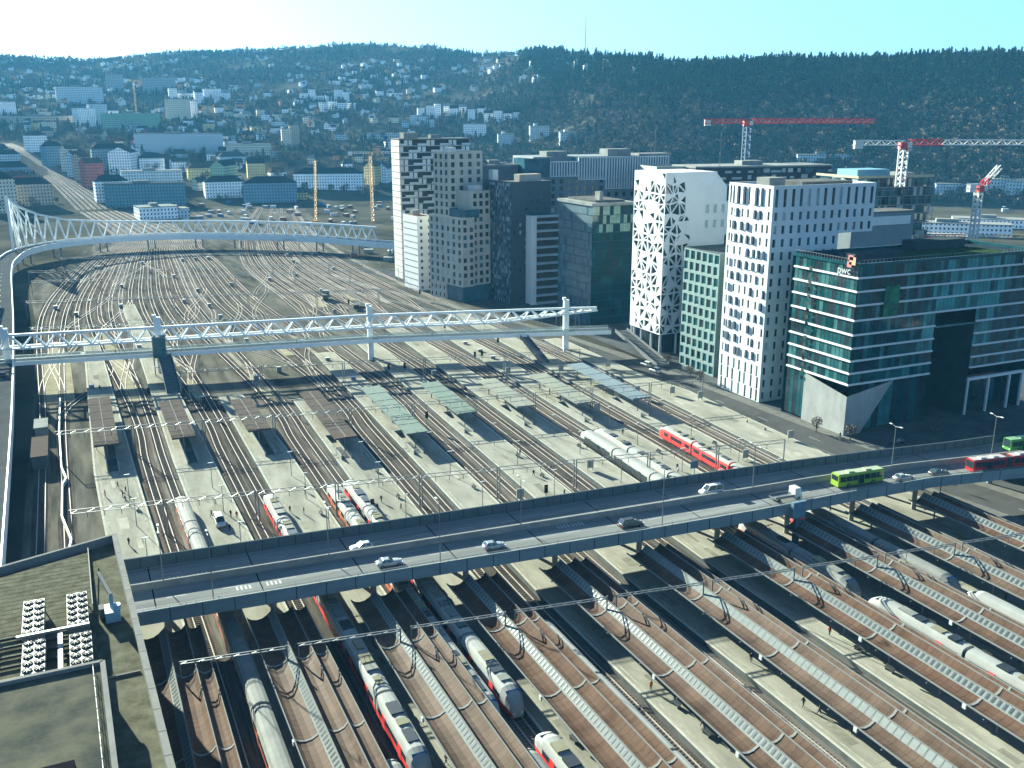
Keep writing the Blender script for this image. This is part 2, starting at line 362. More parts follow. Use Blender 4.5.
# pale walkways and cable troughs lying between the tracks
pw = mat('yard_path', (.42,.39,.31), .9, .1, 0, .25, .3)
for k, s0, s1, w in ((6,330,620,1.5),(9,320,560,1.6),(4,350,600,1.2),(11,420,640,1.5),(13,430,640,1.6),(2,420,560,1.2),(8,400,520,1.0),(15,440,600,1.4),(7,560,700,1.5),(5,600,760,1.6)):
    P = [((track_at(k, s)+track_at(k+1, s))/2, s, .09+.002*k) for s in range(s0, s1, 8)]
    m = MB(); m.ribbon(P, [(-w/2,0),(w/2,0)]); struct(m.build('yard_path', pw))
sand = mat('sand_patch', (.46,.42,.29), .95, .1, 0, .2, .3)
for k, s0, s1, w in ((0,318,412,9.),(2,310,440,4.5),(4,302,332,3.2),(6,296,330,3.),(8,350,410,3.5),(9,430,500,3.5),(5,380,420,3.),(12,440,520,4),(14,450,540,4)):
    n = 10; P = [((track_at(k, s0+(s1-s0)*j/n)+track_at(k+1, s0+(s1-s0)*j/n))/2 + (2 if k == 0 else 0), s0+(s1-s0)*j/n) for j in range(n+1)]
    m = MB()
    for j in range(n):
        f = lambda j: w*min(1, (n-j)/4+.15)/2
        m.quad((P[j][0]-f(j),P[j][1],.115),(P[j][0]+f(j),P[j][1],.115),(P[j+1][0]+f(j+1),P[j+1][1],.115),(P[j+1][0]-f(j+1),P[j+1][1],.115))
    struct(m.build('sand_patch', sand))
# ---- platforms
PL_L, PL_R = -3.9, 5.7
for i in range(10):
    m = MB(); ss = list(range(50, 145, 45)) + list(range(145, FAR_END[i], 20)) + [FAR_END[i]]
    P = []
    for s in ss:
        wl = PL_L; wr = PL_R if i < 9 else 9.0
        if s > 250: t = min(1, (s-250)/(FAR_END[i]-250+1)); wr = PL_R - (2.2+.5*(i<2))*t
        if s > 250 and i < 2: wl = PL_L + 1.5*t
        P.append((plat_x(i, s)+wl, plat_x(i, s)+wr, s))
    for (a, b, s), (c, d, s2) in zip(P, P[1:]):
        m.quad((a+.45,s,.9),(b-.45,s,.9),(d-.45,s2,.9),(c+.45,s2,.9), 0)
        m.quad((a,s,.9),(a+.45,s,.9),(c+.45,s2,.9),(c,s2,.9), 1); m.quad((b-.45,s,.9),(b,s,.9),(d,s2,.9),(d-.45,s2,.9), 1)
        m.quad((a,s,-.05),(a,s,.9),(c,s2,.9),(c,s2,-.05), 2); m.quad((b,s,.9),(b,s,-.05),(d,s2,-.05),(d,s2,.9), 2)
    a, b, s = P[-1]; m.quad((a,s,.9),(b,s,.9),(b,s+5,-.05),(a,s+5,-.05), 0)
    a, b, s = P[0]; m.quad((a,s,-.05),(b,s,-.05),(b,s,.9),(a,s,.9), 2)
    struct(m.build('platform', [M['platform'], M['platform_edge'], M['concrete_dark']]))
    pt = MB()
    for j in range(16):
        s = R.uniform(60, FAR_END[i]-30); x = plat_x(i, s)+R.uniform(-2.5, 3.0); w, l = R.uniform(.8,2.2), R.uniform(1.5,9); z = .9025+.0008*j; a = shift(i, s+l)-shift(i, s)
        pt.quad((x,s,z),(x+w,s,z),(x+w+a,s+l,z),(x+a,s+l,z), j%3)
    for s in range(64, FAR_END[i]-20, 8): x = plat_x(i, s); pt.quad((x+PL_L+1.6,s,.9022),(x+PL_R-1.6-1.5*(s>250),s,.9022),(x+PL_R-1.6-1.5*(s>250),s+.12,.9022),(x+PL_L+1.6,s+.12,.9022), 2)
    struct(pt.build('paving_patch', [mat('platform_patch_dark',(.24,.235,.19),.9,.1,0,.2,.5), mat('platform_patch_pale',(.44,.42,.35),.9,.1,0,.15,.5), mat('platform_patch_mid',(.29,.28,.22),.9,.1,0,.2,.5)]))
    # worn tactile stripes and patched paving
    st = MB()
    for (a, b, s), (c, d, s2) in zip(P, P[1:]):
        st.quad((a+1.0,s,.906),(a+1.3,s,.906),(c+1.3,s2,.906),(c+1.0,s2,.906)); st.quad((b-1.3,s,.906),(b-1.0,s,.906),(d-1.0,s2,.906),(d-1.3,s2,.906))
    struct(st.build('platform_stripe', mat('tactile_stripe', (.52,.50,.40), .9, .1, 0, .3, .5)))
# ---- street in front of the towers, pavements and kerbs
def edge_path(pts): return [(*p, 0) for p in spline(pts, 10)]
st_c = edge_path([(196,70),(188,140),(181,190),(179,240),(177,280),(171,340),(158,400),(138,470),(120,540)])
m = MB(); m.ribbon(st_c, [(-5.5,.05),(5.5,.05)]); struct(m.build('street', mat('street_asphalt', (.17,.17,.165), .85, .3, 0, .15, .2)))
m = MB(); m.strip(st_c, 5.5, 9.2, -.05, .17); m.strip(st_c, -8.0, -5.5, -.05, .17); struct(m.build('pavement', M['pavement']))
m = MB()
for i in range(2, len(st_c)-2, 1):
    if i % 2 == 0: m.ribbon([st_c[i], tuple(.6*a+.4*b for a,b in zip(st_c[i], st_c[i+1]))], [(-.08,.056),(.08,.056)])
struct(m.build('lane_marking', M['paint']))
m = MB().add([(187.5,60,.02),(420,60,.02),(420,420,.02),(215,470,.02),(150,560,.02),(170,420,.02),(188,330,.02),(187.5,200,.02)], [tuple(range(8))])
struct(m.build('plaza', mat('plaza_paving', (.14,.145,.15), .85, .25, 0, .25, .15)))
# ---------------------------------------------------------------- road bridge over the platforms
STN = [(-14,150,169.4),(3,148.5,167.8),(46,145.6,165),(93,142,162.1),(120,140.5,160.5),(143,140.3,158.6),(166,139,156),(187,135.2,153),(215,128.5,151),(250,119,143),(300,104,128)]
def bp(x, f, z=8.6):
    for a, b in zip(STN, STN[1:]):
        if x <= b[0] or b is STN[-1]:
            t = (x-a[0])/(b[0]-a[0]); n = a[1]+(b[1]-a[1])*t; w = a[2]+(b[2]-a[2])*t; return (x, n+(w-n)*f, z)
def bdir(x): a = bp(x-3,.5); b = bp(x+3,.5); return atan2(b[1]-a[1], b[0]-a[0])
XS = [-14+6*i for i in range(53)]
def bstrip(mb, f0, f1, z0, z1, mi=0, xs=XS):
    A = []
    for x in xs: A.append([bp(x,f0,z0), bp(x,f0,z1), bp(x,f1,z1), bp(x,f1,z0)])
    for p, q in zip(A, A[1:]):
        for k in range(4): mb.quad(p[k], q[k], q[(k+1)%4], p[(k+1)%4], mi)
    mb.quad(*A[0], mi); mb.quad(*A[-1][::-1], mi)
RB = thing('road_bridge', 'long concrete road bridge carrying cars and buses across the platforms', 'bridge', (90,153,0))
m = MB(); bstrip(m, 0.012, .988, 7.9, 8.6); m.build('deck', M['bridge_asphalt'], RB)
m = MB(); bstrip(m, .10, .34, 6.7, 7.9); bstrip(m, .66, .90, 6.7, 7.9); m.build('girder', M['concrete_dark'], RB)
m = MB(); bstrip(m, 0, .014, 7.3, 9.7); m.build('parapet', mat('parapet_concrete', (.40,.45,.455), .8, .3, 0, .14, .4, (.3,1,1)), RB)
m = MB(); bstrip(m, .984, 1.0, 7.5, 10.6); m.build('noise_barrier', mat('barrier_panel', (.15,.19,.22), .85, .3, 0, .1, .4), RB)
m = MB(); bstrip(m, .515, .535, 8.6, 9.85); m.build('median_barrier', M['concrete'], RB)
m = MB(); bstrip(m, .02, .115, 8.6, 8.74); m.build('footway', mat('bridge_footway', (.26,.265,.25), .85, .3, 0, .15, .4), RB)
m = MB()
for x in range(-10, 290, 9): m.quad(bp(x,.30,8.606), bp(x+3.2,.30,8.606), bp(x+3.2,.307,8.606), bp(x,.307,8.606)); m.quad(bp(x,.76,8.606), bp(x+3.2,.76,8.606), bp(x+3.2,.767,8.606), bp(x,.767,8.606))
for f in (.125, .50, .55, .95):
    for a, b in zip(XS, XS[1:]): m.quad(bp(a,f,8.605), bp(b,f,8.605), bp(b,f+.006,8.605), bp(a,f+.006,8.605))
for x, f in ((9,.62),(13,.62),(19,.22),(24,.22),(80,.42),(83,.42),(108,.66),(132,.30),(135,.30)):     # worn lettering blocks and arrows
    for j in range(4): m.quad(bp(x+.7*j,f,8.607), bp(x+.7*j+.35,f,8.607), bp(x+.7*j+.35,f+.07,8.607), bp(x+.7*j,f+.07,8.607))
m.build('lane_marking', M['paint'], RB)
m = MB()
for x in range(6, 290, 17): m.quad(bp(x,.02,8.748), bp(x+.25,.02,8.748), bp(x+.25,.11,8.748), bp(x,.11,8.748)); m.quad(bp(x,.12,8.604), bp(x+.22,.12,8.604), bp(x+.22,.98,8.604), bp(x,.98,8.604))

for x in range(-12, 290, 5): a = bp(x,-.0015,0); m.box(a[0]-.05,a[0]+.05,a[1]-.02,a[1]+.02,7.35,9.65)
for x in range(-10, 290, 3): a = bp(x,.982,0); m.box(a[0]-.04,a[0]+.04,a[1]-.03,a[1]+.03,8.65,10.55)
m.build('expansion_joint', M['black'], RB)
m = MB()
for x in range(-12, 290, 4): p = bp(x,.03,8.74); m.beam(p, (p[0],p[1],10.1), .06)
for z in (9.95, 10.1):
    for a, b in zip(XS, XS[1:]): m.beam(bp(a,.008,z), bp(b,.008,z), .06)
m.build('hand_rail', M['galv'], RB)
for i in range(10):
    for f in (.22, .78):
        x = RIDGE[i]+2.2; p = bp(x, f, 0); m = MB(); m.tube(p, (p[0],p[1],6.7), .55, n=12); m.beam((p[0],p[1]-2.2,6.5),(p[0],p[1]+2.2,6.5), .9,.7); m.build('pier', M['concrete'], RB)
for x in (196, 216, 240):
    for f in (.22,.78): p = bp(x, f, 0); MB().tube(p, (p[0],p[1],6.9), .6, n=12).build('pier', M['concrete'], RB)
# lamp posts on the bridge
def lamp_post(name, h, arms, label, cat='street lamp', group=None):
    r = thing(name, label, cat, (0,0,0), 0, group)
    MB().tube((0,0,0),(0,0,h),.11,.07).build('pole', M['galv'], r)
    for d in arms:
        MB().tube((0,0,h-.1),(0,d*1.5,h+.15),.05).build('arm', M['galv'], r)
        MB().box(-.16,.16,min(d*1.2,d*2.0),max(d*1.2,d*2.0),h+.1,h+.24).build('lamp_head', M['white'], r)
    return r
L1 = lamp_post('street_lamp', 11.5, (1,), 'single-arm grey lamp post on the bridge beside the near footway')
spots = [(54,.13,'bridge lamp post beside the silver cars, near footway, left of the bridge middle'),(99,.13,'bridge lamp post just right of the dark SUV'),(15,.13,'leftmost tall lamp post on the bridge, close to the flat roof')]
for k, (x, f, lb) in enumerate(spots):
    o = L1 if k == 0 else copy_tree(L1, (0,0,0)); o.location = bp(x, f); o['label'] = lb; o['group'] = 'lamp posts along the road bridge'
L2 = lamp_post('street_lamp', 10.5, (1,-1), '')
for k, (x, f, lb) in enumerate([(163,.525,'twin-arm lamp post on the bridge median right of the green bus'),(190,.525,'twin-arm lamp post on the bridge median behind the red bus'),(73,.525,'median lamp post above the silver car at mid bridge'),(36,.525,'median lamp post just left of the white hatchback'),(126,.525,'median lamp post above the flatbed truck'),(8,.525,'short-looking median lamp post at the left end of the bridge')]):
    o = L2 if k == 0 else copy_tree(L2, (0,0,0)); o.location = bp(x, f); o.rotation_euler = (0,0,bdir(x)); o['label'] = lb; o['group'] = 'lamp posts along the road bridge'
# a portal sign post at the near parapet
SG = thing('sign_gantry', 'stout blue-grey sign portal post standing at the near parapet below the flatbed truck', 'sign gantry', bp(128.5,-.05,0))
p = SG.location; MB().box(p.x-.6,p.x+.6,p.y-.5,p.y+.3,0,7.0).build('post', M['concrete_dark'], SG); MB().box(p.x-1.6,p.x+1.6,p.y-.6,p.y+.2,7.0,10.4).build('sign_panel', mat('sign_back', (.12,.18,.23), .5, .4), SG)
b = MB()
p2 = bp(118,1.0,10.5); TB = thing('traffic_sign', 'small dark square sign standing on the far barrier above the white van', 'sign', p2)
MB().tube(p2,(p2[0],p2[1],12.0),.08).build('post', M['galv'], TB); MB().box(p2[0]-1.0,p2[0]+1.0,p2[1]+.1,p2[1]+.2,11.9,13.6).build('panel', mat('sign_blue', (.05,.09,.13), .5, .4), TB)
# ---------------------------------------------------------------- vehicles (length along +x, wheels on z = 0)
PAINT = {}
def paint(n, c, r=.3): return mat('paint_'+n, c, r, .5, 0, .04, .5, local=True)
RED_L = mat('tail_lamp', (.35,.02,.02), .3, .5, 0, .05); HEAD_L = mat('head_lamp', (.8,.8,.75), .2, .5, 0, .05)
TYRE = mat('tyre_rubber', (.02,.02,.02), .9, .2, 0, .1); RIM = mat('wheel_rim', (.4,.41,.42), .35, .5, .5, .1)
def wheel(root, x, y, r, w=.22):
    s = 1 if y > 0 else -1
    t = MB().tube((x,y-w/2*s,r),(x,y+w/2*s,r),r,n=16).build('wheel', TYRE, root, True)
    MB().tube((x,y+w/2*s,r),(x,y+(w/2+.02)*s,r),r*.62,n=12).build('rim', RIM, t, True)
def loft(mb, secs, mi=0, cap=True):
    n = len(secs[0]); b = len(mb.v); mb.v += [p for s in secs for p in s]
    for i in range(len(secs)-1):
        for j in range(n): mb.f.append((b+i*n+j, b+i*n+(j+1)%n, b+(i+1)*n+(j+1)%n, b+(i+1)*n+j)); mb.m.append(mi)
    if cap: mb.f.append(tuple(b+j for j in range(n))[::-1]); mb.f.append(tuple(b+(len(secs)-1)*n+j for j in range(n))); mb.m += [mi, mi]
def car(name, label, cat, col, kind='hatch', group=None):
    r = thing(name, label, cat, (0,0,0), 0, group)
    L, W, H, hood, roof0, roof1 = {'hatch':(4.2,1.78,1.48,.95,-.1,-1.5),'saloon':(4.7,1.82,1.44,.92,-.05,-1.35),'suv':(4.8,1.92,1.85,1.1,.35,-2.0),'van':(5.2,1.95,2.05,1.15,.75,-2.4)}[kind]
    pm = paint(col[0], col[1]); hl = L/2; hw = W/2
    def sec(x, z0, z1, w, q=.12): return [(x,-w+q,z0),(x,-w,z0+q),(x,-w,z1-q),(x,-w+q,z1),(x,w-q,z1),(x,w,z1-q),(x,w,z0+q),(x,w-q,z0)]
    b = MB(); loft(b, [sec(-hl,.35,.8,hw*.86),sec(-hl+.18,.24,hood*.98,hw*.96),sec(-hl+.9,.2,hood,hw),sec(.6,.2,hood,hw),sec(hl-.7,.22,hood*.9,hw*.98),sec(hl-.15,.26,hood*.72,hw*.92),sec(hl,.35,hood*.6,hw*.8)])
    b.build('body', pm, r, True, True)
    x0, x1 = roof1-.45, roof0+.75
    if kind == 'van': x0, x1 = -hl+.1, roof0+.8
    g = MB(); base = [(x0,-hw*.92,hood-.02),(x1,-hw*.92,hood-.02),(x1,hw*.92,hood-.02),(x0,hw*.92,hood-.02)]; top = [(roof1,-hw*.74,H-.06),(roof0,-hw*.74,H-.06),(roof0,hw*.74,H-.06),(roof1,hw*.74,H-.06)]
    g.add(base+top, [(0,1,5,4),(1,2,6,5),(2,3,7,6),(3,0,4,7)]); gl = g.build('windows', M['glass'], r, True)
    t = MB(); t.add([(roof1,-hw*.75,H-.07),(roof0,-hw*.75,H-.07),(roof0,hw*.75,H-.07),(roof1,hw*.75,H-.07),(roof1+.15,-hw*.6,H),(roof0-.15,-hw*.6,H),(roof0-.15,hw*.6,H),(roof1+.15,hw*.6,H)], [(0,1,5,4),(1,2,6,5),(2,3,7,6),(3,0,4,7),(4,5,6,7)])
    for s in (-1,1):
        for xb, xt in ((x0,roof1),((x0+x1)/2-.1,(roof0+roof1)/2),(x1,roof0)): t.beam((xb,s*hw*.925,hood-.02),(xt,s*hw*.75,H-.05),.09,.05)
    t.build('roof', pm, r, True)
    for s in (-1,1):
        for x in (-hl+.85, hl-.85): wheel(r, x, s*(hw-.1), .33)
        MB().box(hl-.22,hl-.07,min(s*hw*.5,s*hw*.82),max(s*hw*.5,s*hw*.82),hood*.58,hood*.74).build('headlight', HEAD_L, r, True)
        MB().box(-hl-.01,-hl+.15,min(s*hw*.55,s*hw*.85),max(s*hw*.55,s*hw*.85),.62,.8).build('tail_light', RED_L, r, True)
    return r
def put(o, x, f, flip=False, z=8.612): o.location = bp(x, f, z); o.rotation_euler = (0,0,bdir(x) + (pi if flip else 0)); return o
put(car('car','white hatchback driving on the far lanes beside a median lamp post','car',('white',(.75,.76,.76)),'hatch','cars on the road bridge'), 42.5, .64, True)
put(car('car','silver saloon on the near lanes, leftmost car of that side','car',('silver',(.42,.45,.47)),'saloon','cars on the road bridge'), 45.3, .225)
put(car('car','silver-blue hatchback on the near lanes between the leftmost saloon and the dark SUV','car',('silver_blue',(.36,.42,.48)),'hatch','cars on the road bridge'), 65, .225)
put(car('car','dark SUV with a pale roof on the near lanes at mid bridge','car',('dark',(.05,.055,.06)),'suv','cars on the road bridge'), 93.2, .21)
o = put(car('van','white people-carrier van on the far lanes at mid bridge','van',('white',(.75,.76,.76)),'van','cars on the road bridge'), 117.6, .66, True)
put(car('car','silver saloon on the near lanes just right of the green bus','car',('silver',(.42,.45,.47)),'saloon','cars on the road bridge'), 161, .2)
put(car('car','dark grey saloon between the silver saloon and the red articulated bus','car',('dark_grey',(.07,.08,.09)),'saloon','cars on the road bridge'), 170.5, .2)
k1 = car('car','pale parked car, left one of the pair standing on the street by the lattice tower','car',('cream',(.62,.63,.60)),'suv','cars parked in the tower street'); k1.location = (*U(646,366,.05),.06); k1.rotation_euler = (0,0,pi/2+.1)
k1 = car('car','white parked car, right one of the pair standing on the street by the lattice tower','car',('white',(.75,.76,.76)),'suv','cars parked in the tower street'); k1.location = (*U(655,372,.05),.06); k1.rotation_euler = (0,0,pi/2+.1)
k1 = car('car','dark car parked in the shadow at the foot of the banded glass block','car',('dark_grey',(.07,.08,.09)),'saloon','cars parked in the tower street'); k1.location = (*U(897,443,.05),.06); k1.rotation_euler = (0,0,.2)
k1 = car('van','white delivery van parked on the sunlit platform left of the bridge','van',('white',(.75,.76,.76)),'van','service vans on the platforms'); k1.location = (*U(220,524,.9),.91); k1.rotation_euler = (0,0,-pi/2)
# flatbed truck
T = thing('flatbed_truck', 'white flatbed truck with an empty bed on the near lanes left of the green bus', 'truck'); wt = paint('white', (.75,.76,.76))
MB().box(-3.4,1.4,-1.15,1.15,.95,1.2).build('flatbed', M['galv'], T, True)
c = MB(); c.add([(1.5,-1.1,.5),(3.4,-1.1,.5),(3.4,1.1,.5),(1.5,1.1,.5),(1.5,-1.05,2.7),(2.9,-1.0,2.7),(2.9,1.0,2.7),(1.5,1.05,2.7)], [(0,1,5,4),(1,2,6,5),(2,3,7,6),(3,0,4,7),(4,5,6,7)]); c.build('cab', wt, T, True)
MB().add([(3.28,-.9,1.5),(3.28,.9,1.5),(3.0,.85,2.5),(3.0,-.85,2.5)], [(0,1,2,3)]).build('windscreen', M['glass'], T, True)
MB().beam((-3.3,0,.75),(3.2,0,.75),.8,.3).build('chassis', M['dark_metal'], T, True); MB().box(-3.4,1.4,1.08,1.16,1.2,1.5).box(-3.4,1.4,-1.16,-1.08,1.2,1.5).build('drop_side', M['galv'], T, True)
for x in (-2.3, 2.5):
    for y in (-1,1): wheel(T, x, y*.95, .42, .3)
put(T, 129.5, .2)
# buses
def bus_section(r, x0, x1, pm, front, rear, doors, roofm, side=-1):
    W = 1.27; H = 3.05; e = .22
    b = MB(); sec = lambda x, k: [(x,-W*k,.35),(x,-W*k,H-e),(x,-W*k+e,H),(x,W*k-e,H),(x,W*k,H-e),(x,W*k,.35)]
    loft(b, [sec(x0,.96),sec(x0+.15,1),sec(x1-.15,1),sec(x1,.96)]); body = b.build('body', pm, r, True)
    MB().box(x0+.3,x1-.3,-W+.25,W-.25,H,H+.05).build('roof', roofm, r, True)
    for s in (-1,1):
        y = s*(W+.012); n = max(3, int((x1-x0)/1.6)); w = (x1-x0-.8)/n
        for k in range(n):
            a = x0+.4+k*w+.06; c = a+w-.12; d = (k in doors and s == side)
            MB().box(a,c,min(y,y-s*.05),max(y,y-s*.05),.5 if d else 1.35,2.55).build('door' if d else 'window', M['glass'], r, True)
    if front: MB().box(x1+.0,x1+.02,-W*.88,W*.88,1.1,2.75).build('windscreen', M['glass'], r, True); MB().box(x1-.02,x1+.03,-.9,.9,2.78,2.98).build('destination_sign', M['black'], r, True)
    if rear: MB().box(x0-.02,x0,-W*.8,W*.8,1.6,2.7).build('rear_window', M['glass'], r, True)
    for k in (.25,.62): MB().box(x0+(x1-x0)*k,x0+(x1-x0)*k+1.4,-.65,.65,H+.05,H+.28).build('roof_unit', roofm, r, True)
    if front:
        for s in (-1,1): MB().box(x1-.02,x1+.03,s*W*.8-.15,s*W*.8+.15,.65,.9).build('headlight', HEAD_L, r, True)
    return body
def wheels(r, xs):
    for x in xs:
        for s in (-1,1): wheel(r, x, s*1.15, .48, .3)
lime = paint('lime', (.38,.55,.03)); limer = paint('lime_roof', (.55,.62,.40)); redp = paint('bus_red', (.52,.02,.025)); green = paint('bus_green', (.16,.42,.05))
B = thing('bus', 'lime green city bus with dark windows on the near lanes of the bridge', 'bus'); bus_section(B,-6,6,lime,True,True,(3,),limer); wheels(B,(-3.3,3.2)); put(B,150,.30)
B = thing('bus', 'red articulated bus with pale roofs at the right end of the bridge', 'bus'); pale = paint('pale_roof', (.62,.58,.55))
bus_section(B,1.2,9.5,redp,False,True,(2,),pale); bus_section(B,-9.5,-.4,redp,True,False,(2,5),pale)
MB().box(-.4,1.2,-1.15,1.15,.45,2.9).build('bellows', M['dark_metal'], B, True); wheels(B,(-6.8,-1.8,5.5))
MB().box(-9.53,-9.5,-1.1,1.1,1.1,2.75).build('windscreen', M['glass'], B, True); put(B,187.5,.2)
B = thing('bus', 'green bus with a large windscreen on the far lanes at the right edge', 'bus'); bus_section(B,-6,6,green,True,True,(1,4),paint('green_roof',(.3,.5,.25)),1); wheels(B,(-3.3,3.2)); put(B,204,.70,True)
# ---------------------------------------------------------------- wave-roofed canopies on the near side of the bridge
def gline(x): return 135.4 - .133*x
PROF = {'roof_trough': [[(-2.7,5.05),(-2.1,4.62),(-1.3,4.40),(-.4,4.5),(.45,4.98)], [(1.5,5.9),(2.0,5.1),(2.6,4.72),(3.3,4.68),(4.0,4.95),(4.6,5.6)], [(4.7,5.6),(5.25,4.98),(5.8,4.68),(6.4,4.66),(6.9,4.8),(7.4,5.2)]]}
def thick(mb, prof, s0, s1, x0, x1, t=.12, mi=0):
    # sheet of thickness t from station s0 to s1 (x shifted by x0 / x1)
    A = prof + [(a, z-t) for a, z in prof[::-1]]; n = len(A)
    vs = [(x0+a, s0, z) for a, z in A] + [(x1+a, s1, z) for a, z in A]
    mb.add(vs, [(k, (k+1)%n, n+(k+1)%n, n+k) for k in range(n)] + [tuple(range(n))[::-1], tuple(range(n, 2*n))], mi)
CANV = [M['canopy'], mat('canopy_copper_dark', (.10,.060,.038), .75, .3, 0, .3, .25, (.5,1.2,1), .03, (.14,.09,.06)), mat('canopy_copper_worn', (.112,.074,.050), .75, .3, 0, .3, .2, (.6,.9,1), .03, (.165,.115,.082))]
for m_ in CANV: seam(m_)
rib_m = mat('white_rib', (.42,.42,.40), .8, .4, 0, .08, 1)
col_m = mat('column_grey', (.30,.31,.32), .5, .4, 0, .1, 1)
for i in range(10):
    x = RIDGE[i]; s1 = bp(x, 0)[1] + .8; s0 = 52
    nm = ['leftmost','second from the left','third from the left','fourth from the left','fifth from the left','sixth from the left','fourth from the right','third from the right','second from the right','rightmost'][i]
    r = thing('platform_canopy', ('brown wave-roofed platform canopy in front of the bridge, %s of the ten' % nm if i != 5 else 'brown wave-roofed platform canopy whose skylight is plain white without dark slots'), 'platform canopy', (x, 100, .9), 0, 'wave-roofed canopies in front of the road bridge')
    PR = [[(a if a < 4.69 else 4.7+(a-4.7)*(.66 if i > 4 else .82), z) for a, z in pr] for pr in PROF['roof_trough']]; XR = PR[2][-1][0]
    for pr in PR:
        m = MB(); thick(m, pr, s0, s1, x, x); m.build('roof_trough', CANV[i*7 % 3], r)
    m = MB(); thick(m, [(.46,5.0),(1.46,5.93)], s0, s1, x, x, .1)
    if i != 5:
        q = s0+.5
        while q < s1-.6:
            m.quad((x+.62,q,5.20),(x+1.34,q,5.87),(x+1.34,q+.42,5.87),(x+.62,q+.42,5.20),1); q += .98
    else:
        q = s0+.5
        while q < s1-.6:
            m.quad((x+.42,q,5.05),(x+1.44,q,5.945),(x+1.44,q+.07,5.945),(x+.42,q+.07,5.05),1); q += 1.3
    m.build('skylight', [M['skylight'] if i < 6 else mat('skylight_grey', (.40,.43,.42), .8, .4, 0, .1, 1), M['slot']], r)
    for a, z in ((-2.75,5.05),(1.49,5.97),(4.65,5.66),(XR+.03,5.22)):
        m = MB(); m.box(x+a-.07, x+a+.07, s0-.05, s1+.05, z-.14, z+.10); m.build('edge_trim', rib_m, r)
    g = gline(x)
    for j, sj in enumerate((g, g-20, g-40, g-60)):
        if sj < s0+1 or sj > s1-1: continue
        for pr in PR:
            m = MB(); thick(m, [(a, z+.09) for a, z in pr], sj-.2, sj+.2, x, x, .08); m.build('joint_rib', rib_m, r)
    q = s1-4; 
    while q > s0:
        m = MB(); m.tube((x+.9,q,.9),(x+.9,q,4.2),.17,n=8); m.beam((x+.9,q,3.95),(x-2.4,q,4.12),.16); m.beam((x+.9,q,3.95),(x+XR-.5,q,4.35),.16); m.build('column', col_m, r); q -= 10
    m = MB(); m.box(x-3.0,x-2.72,g-20.3,g-19.7,4.3,5.0); m.box(x-3.0,x-2.72,g-40.3,g-39.7,4.3,5.0); m.build('downpipe_box', M['white'], r)
# white overhead-line beams carried on the canopies
G0 = None
for i in range(-1, 9):
    if i < 0: xa, xb = 4.9, RIDGE[0]+.3; continue
    xa, xb = RIDGE[i]+2.3, RIDGE[i+1]+.6; a = (xa, gline(xa), 7.5); b = (xb, gline(xb), 7.35)
    r = thing('overhead_line_beam', 'slender white overhead-line beam bridging two neighbouring wave-roofed canopies', 'overhead line beam', (xb, gline(xb), 5.9), 0, 'white beams between the canopies')
    m = MB(); m.beam((a[0],a[1],7.62),(b[0],b[1],7.5),.14); m.beam((a[0],a[1],7.22),(b[0],b[1],7.1),.14)
    n = 12
    for k in range(n):
        p = [a[0]+(b[0]-a[0])*k/n, a[1]+(b[1]-a[1])*k/n]; q = [a[0]+(b[0]-a[0])*(k+1)/n, a[1]+(b[1]-a[1])*(k+1)/n]
        m.beam((p[0],p[1],7.6 if k%2 else 7.2),(q[0],q[1],7.15 if k%2 else 7.55),.07)
    m.build('lattice_beam', M['galv'], r)
    MB().tube((xb,b[1],4.9),(xb,b[1],7.7),.14).build('post', rib_m, r); MB().tube((xa,a[1],4.9),(xa,a[1],7.7),.12).build('post', rib_m, r)
    for f in (.3,.7):
        p = (xa+(xb-xa)*f, a[1]+(b[1]-a[1])*f); MB().tube((p[0],p[1],5.7),(p[0],p[1],7.2),.05).build('dropper', M['dark_metal'], r)
